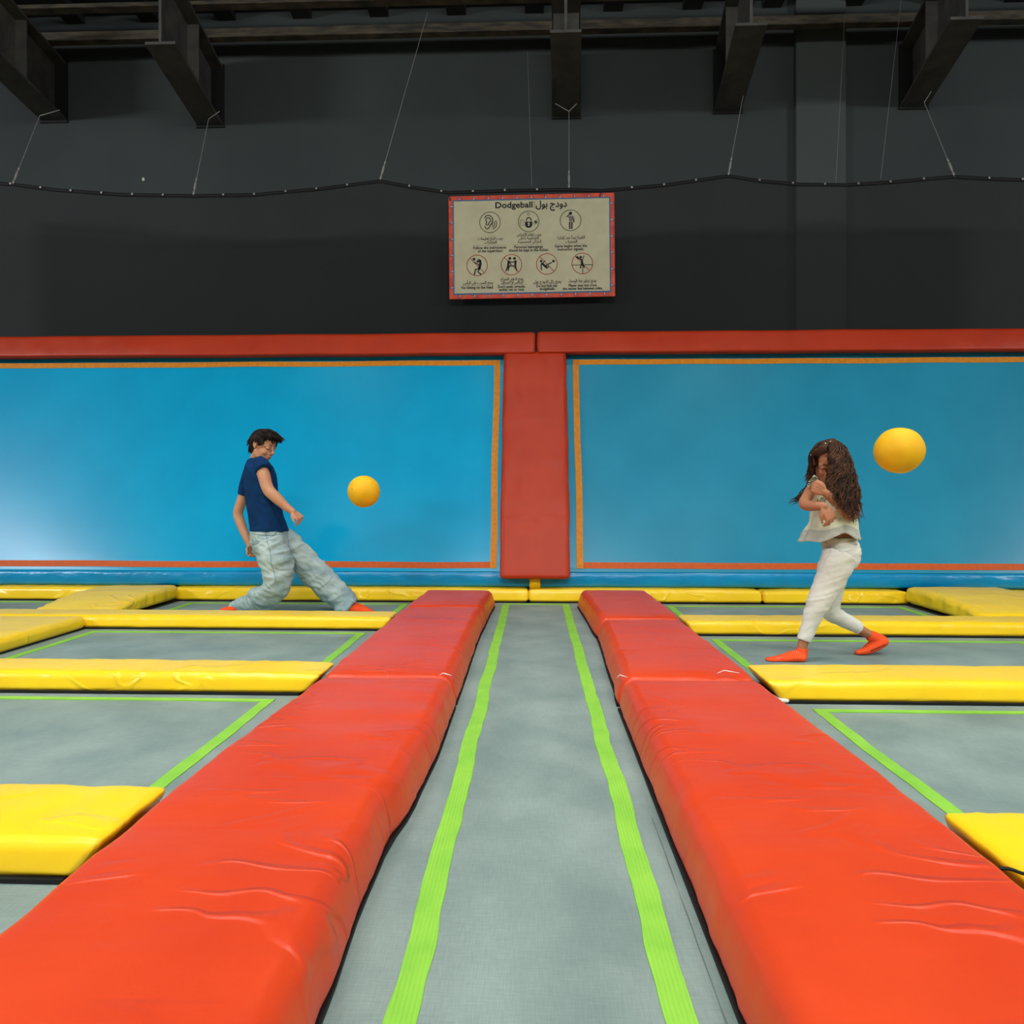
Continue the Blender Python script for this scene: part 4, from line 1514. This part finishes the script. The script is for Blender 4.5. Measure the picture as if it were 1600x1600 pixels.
# cream top: open flared shell
bm = NB()
stA = [(1299, 757, .045, 17, .062), (1299, 763, .04, 28, .085), (1299.5, 774, .03, 30, .102), (1301.5, 790, .02, 31, .116), (1302.5, 808, .01, 32.5, .125), (1299.5, 826, .0, 37.5, .132), (1296.5, 843, -.01, 41.5, .14)]
c_ = catmull([G.P(a[0], a[1], a[2]) for a in stA], 6)
hw = interp([a[3] * G.m for a in stA], 6); hd = interp([a[4] for a in stA], 6)
rr = []
nn = 72
for i, (c, w, d) in enumerate(zip(c_, hw, hd)):
    t_ = i / (len(c_) - 1)
    ring = []
    for k in range(nn):
        a = 2 * math.pi * k / nn
        rip = 1 + t_ ** 2 * (.05 * math.sin(a * 7 + 1) + .04 * math.sin(a * 11 + t_ * 2))
        p = c + Vector((w * math.cos(a) * rip, d * math.sin(a) * rip, 0))
        # hem: low at the left and right, lifted at the front middle
        front = max(0, -math.sin(a)) * math.exp(-((math.cos(a) - .18) / .46) ** 2)
        p.z += t_ ** 3 * (.046 * front - .012 * max(0, -math.cos(a)) ** 2 - .004 * math.sin(a * 5))
        ring.append(p)
    rr.append(ring)
rings(bm, rr, False)
me = bpy.data.meshes.new('top'); bmesh.ops.recalc_face_normals(bm, faces=bm.faces); bm.to_mesh(me); bm.free()
push(me, lambda p, n: .006 * fold(p + Vector((p.z * .5, 0, 0)), 13, 9, 5, 4.4) + .002 * fold(p, 30, 20, 24, 2))
top_me = me.copy()
top_ = put('blouse', me, M['cream'], girl)
so = top_.modifiers.new('t', 'SOLIDIFY'); so.thickness = .003; so.offset = 0
# hem band: a paler strip lying over the last rings
bm = NB()
nr = len(rr)
band = []
for i in range(nr - 7, nr):
    ring = [top_me.vertices[i * nn + k].co.copy() for k in range(nn)]
    cc = sum(ring, Vector()) / nn
    band.append([p + (Vector((p.x, p.y, 0)) - Vector((cc.x, cc.y, 0))).normalized() * .0045 + Vector((0, 0, -.002)) for p in ring])
rings(bm, band, False)
me = bpy.data.meshes.new('band'); bmesh.ops.recalc_face_normals(bm, faces=bm.faces); bm.to_mesh(me); bm.free()
hb = put('hem_band', me, M['sheer'], top_)
so = hb.modifiers.new('t', 'SOLIDIFY'); so.thickness = .002; so.offset = 0
# shoulder ruffle
bm = NB()
rf = []
for k in range(25):
    t_ = k / 24
    a = G.P(1266 + 12 * t_, 764 - 24 * t_ + 8 * t_ * t_, -.05 - .06 * t_)
    o_ = Vector((-.030, -.03, .010)) * (1 + .3 * math.sin(k * 2.1))
    rf.append((a, a + o_ * .5 + Vector((0, -.012 * math.sin(k * 1.9), 0)), a + o_ + Vector((0, .01 * math.sin(k * 1.9), .01))))
vv = [[bm.verts.new(p) for p in r_] for r_ in rf]
for a, b in zip(vv, vv[1:]):
    for j in range(2): bm.faces.new((a[j], b[j], b[j + 1], a[j + 1]))
rfo = put('shoulder_ruffle', bm, M['cream'], top_)
so = rfo.modifiers.new('t', 'SOLIDIFY'); so.thickness = .004; so.offset = 0
# sequin trim at the chest
rnd = random.Random(3)
bm = NB()
for i in range(46):
    c = G.P(1277 + rnd.uniform(0, 13), 779 + rnd.uniform(-2.5, 5), -.125 + rnd.uniform(-.006, .006))
    ball(bm, c, (.0045, .002, .0045), Matrix.Rotation(rnd.uniform(-.8, .8), 3, 'X') @ Matrix.Rotation(rnd.uniform(-.8, .8), 3, 'Z'), 8)
put('sequin_trim', bm, M['glitter'], top_)

# white jeans
bm = NB()
G.stack(bm, [(1311.5, 839.5, .02, 25, .098), (1312, 846, .02, 25.5, .102), (1314.5, 858, .02, 26, .108), (1316, 872, .02, 24.5, .11), (1314, 886, .01, 20, .09)], n=36)
G.tube(bm, [(1312, 868, -.045, 25), (1305, 886, -.06, 24), (1297.5, 905, -.07, 22), (1287, 925, -.08, 19.2), (1277.5, 944, -.09, 16.2), (1271, 960, -.09, 14), (1263.5, 980, -.09, 12), (1256.5, 1000.5, -.09, 11)], n=22, cap=False)
G.tube(bm, [(1313, 866, .03, 20), (1311, 876, .06, 21), (1306, 900, .08, 18), (1300, 925, .08, 16), (1296, 946, .07, 15.5), (1300, 958, .07, 14.5), (1313, 966, .075, 12.5), (1328, 973.5, .08, 11.5), (1343, 982, .085, 9.8)], n=22, cap=False)
me = fused(bm, .005, 8)


def wj(p, n):
    q = p - G.P(1277, 947, -.09)
    k = math.exp(-(q.z / .05) ** 2)
    h = p - G.P(1330, 870, 0)
    kh = math.exp(-(h.z / .09) ** 2)
    return (.0022 + .006 * k + .005 * kh) * fold(Vector((q.x + q.z * .2, q.y, q.z - q.x * .35)), 3, 5, 26, 2.7) + .0012 * fold(p, 24, 12, 30, 5) - .001


push(me, wj)
ground(me)
wj_me = me.copy()
wjo = put('white_jeans', me, M['whitejean'], girl)
seam('waistband_seam', wjo, wj_me, [(1287, 848.5), (1298, 850), (1312, 848), (1334, 846)], .0014, M['sheer'])
seam('fly_seam', wjo, wj_me, [(1297, 850), (1297, 862), (1291, 873)], .0014, M['sheer'])
seam('pocket_seam', wjo, wj_me, [(1302, 850), (1306, 858), (1316, 862), (1332, 859)], .0014, M['sheer'])
q = drape(wj_me, [(1291, 845.5), (1291.5, 845.5), (1292, 845.5)])
if q:
    bm = NB(); ball(bm, q[0], (.007, .004, .007), seg=12); put('button', bm, M['button'], wjo)

# socks
bm = NB()
G.tube(bm, [(1253, 1016.5, -.09, 8.8), (1251.8, 1022.5, -.09, 9.2), (1250, 1027, -.09, 9)], n=18)
G.tube(bm, [(1250.5, 1026.5, -.09, 8.6), (1240, 1025.5, -.09, 8.8), (1226, 1028.5, -.095, 6.8), (1211, 1030.5, -.10, 5), (1200, 1031, -.10, 4)], n=18, flat=1.55)
me = fused(bm, .004, 2); ground(me, .004); skm = me.copy()
sk = put('sock', me, M['sock'], girl)
for k in range(4):
    seam('pale_print', sk, skm, [(1238 + k * 3, 1017.5), (1238.5 + k * 3, 1020)], .0012, M['socklight'])
seam('pale_print', sk, skm, [(1214, 1029), (1218, 1027.5), (1222, 1026.5)], .0022, M['socklight'])
bm = NB()
G.tube(bm, [(1362, 994.5, .08, 9.4), (1367, 997, .08, 9.8), (1374, 1000.5, .08, 10.5)], n=18)
G.tube(bm, [(1378, 1001.5, .08, 9.2), (1368, 1007, .08, 9.6), (1359, 1013, .075, 8), (1350, 1017.5, .07, 5.5), (1339, 1019.5, .07, 3.6)], n=18, flat=1.4)
me = fused(bm, .004, 2); ground(me, .004); skm = me.copy()
sk = put('sock', me, M['sock'], girl)
seam('sole_print', sk, skm, [(1361, 1017), (1368, 1013.5), (1376, 1010.5), (1383, 1007)], .0022, M['sockprint'])

# hair
rnd = random.Random(11)
bm = NB()
t = NB()
ball(t, (-.024, 0, .036), (.094, .082, .092), seg=24)
ball(t, (-.05, 0, -.02), (.068, .072, .080), seg=18)
bmesh.ops.transform(t, matrix=HG, verts=t.verts)
tmp = bpy.data.meshes.new('t'); t.to_mesh(tmp); t.free(); bm.from_mesh(tmp); bpy.data.meshes.remove(tmp)


def lock_of_hair(bm, guide, r, curl, turns, seed, n=26, ph=0):
    """one curly lock along a guide (world points)"""
    g = catmull(guide, 8)
    L_ = len(g) - 1
    pts, rad = [], []
    for k in range(n + 1):
        t_ = k / n
        f = t_ * L_
        i = min(int(f), L_ - 1)
        p = g[i].lerp(g[i + 1], f - i)
        d = (g[i + 1] - g[i]).normalized()
        u = d.cross(Vector((0, 1, 0)));
        if u.length < 1e-3: u = Vector((1, 0, 0))
        u.normalize(); v = d.cross(u)
        amp = curl * min(1, t_ * 3.5)
        a = ph + turns * 2 * math.pi * t_
        pts.append(p + u * amp * math.cos(a) + v * amp * math.sin(a))
        rad.append(r * (1 - .75 * t_ ** 3) * (.5 + min(.5, t_ * 3)))
    tube(bm, pts, rad, 5)


def sheet(bm, gs, count, r, curl, turns, jit, seed, tail=.05):
    rn = random.Random(seed)
    for i in range(count):
        f = rn.random() * (len(gs) - 1)
        k = min(int(f), len(gs) - 2); t_ = f - k
        a, b = gs[k], gs[k + 1]
        j0 = Vector((rn.gauss(0, jit), rn.gauss(0, jit), rn.gauss(0, jit * .5)))
        guide = []
        for m_, (p, q_) in enumerate(zip(a, b)):
            w = m_ / (len(a) - 1)
            guide.append(G.P(p[0] + (q_[0] - p[0]) * t_, p[1] + (q_[1] - p[1]) * t_, p[2] + (q_[2] - p[2]) * t_) + j0 * (.25 + w))
        e = guide[-1] - guide[-2]
        guide[-1] = guide[-1] + e * rn.uniform(-.5, .35)
        lock_of_hair(bm, guide, r * rn.uniform(.7, 1.25), curl * rn.uniform(.5, 1.4), turns * rn.uniform(.7, 1.3), i, ph=rn.uniform(0, 6.28))


top0 = (1298, 686)
gR = [
    [(1295, 689, -.06), (1299, 704, -.115), (1299, 726, -.15), (1297, 746, -.165), (1300, 768, -.23)],
    [(1298, 687, -.04), (1305, 704, -.11), (1306, 732, -.15), (1307, 758, -.18), (1313, 786, -.25)],
    [(1300, 686, -.01), (1314, 702, -.07), (1321, 735, -.11), (1324, 768, -.16), (1325, 798, -.23)],
    [(1302, 686, .02), (1319, 703, .0), (1329, 736, -.04), (1335, 768, -.09), (1337, 804, -.18)],
    [(1302, 687, .05), (1317, 706, .06), (1329, 740, .05), (1336, 770, .02), (1339, 804, -.02)],
]
gB = [
    [(1300, 687, .05), (1312, 706, .10), (1320, 740, .12), (1324, 770, .12), (1328, 796, .12)],
    [(1295, 687, .06), (1294, 706, .12), (1298, 740, .14), (1304, 765, .14), (1310, 785, .14)],
    [(1290, 689, .05), (1276, 706, .09), (1270, 730, .11), (1270, 750, .12), (1274, 764, .13)],
]
gL = [
    [(1293, 688, -.04), (1282, 693, -.05), (1271, 705, -.045), (1267, 722, -.02), (1265, 738, .0)],
    [(1293, 688, -.02), (1280, 693, -.02), (1269, 706, -.01), (1266, 724, .01), (1263, 744, .03)],
    [(1293, 687, .02), (1279, 694, .02), (1268, 710, .03), (1266, 730, .05), (1263, 748, .06)],
]
gF = [[(1293, 688, -.05), (1287, 692, -.085), (1280, 697, -.09), (1274, 704, -.08), (1269, 713, -.055)],
      [(1297, 688, -.05), (1295, 692, -.09), (1292, 698, -.115), (1291, 703, -.12), (1294, 708, -.125)]]
sheet(bm, gR, 480, .0040, .0125, 4.6, .012, 21)
sheet(bm, gB, 110, .0055, .008, 3.0, .012, 22)
sheet(bm, gL, 80, .0038, .004, 1.6, .004, 23)
sheet(bm, gF, 60, .0040, .001, 1.0, .0015, 24)
gT = [[(1279, 718, .10), (1268, 742, .13), (1260, 762, .13), (1250, 774, .12), (1237, 783, .11)],
      [(1279, 722, .10), (1270, 746, .13), (1262, 765, .13), (1253, 778, .12), (1241, 787, .11)]]
sheet(bm, gT, 34, .0036, .006, 2.5, .008, 25)
gW = [[(1268, 722, .0), (1264, 732, .0), (1261, 738, .0), (1259, 743, .0), (1258, 750, .0)], [(1268, 726, .0), (1266, 736, .0), (1264, 742, .0), (1262, 748, .0), (1262, 756, .0)]]
sheet(bm, gW, 10, .0022, .006, 2, .006, 26)
hair = put('long_hair', bm, M['hairg'], girl)
bm = NB()
for (px, py, r_) in ((1290, 693, .005), (1297, 690, .003), (1299, 689, .003), (1267, 711, .0035)):
    ball(bm, G.P(px, py, -.105 if px > 1280 else -.06), r_, seg=8)
put('hair_clip', bm, M['glitter'], hair)
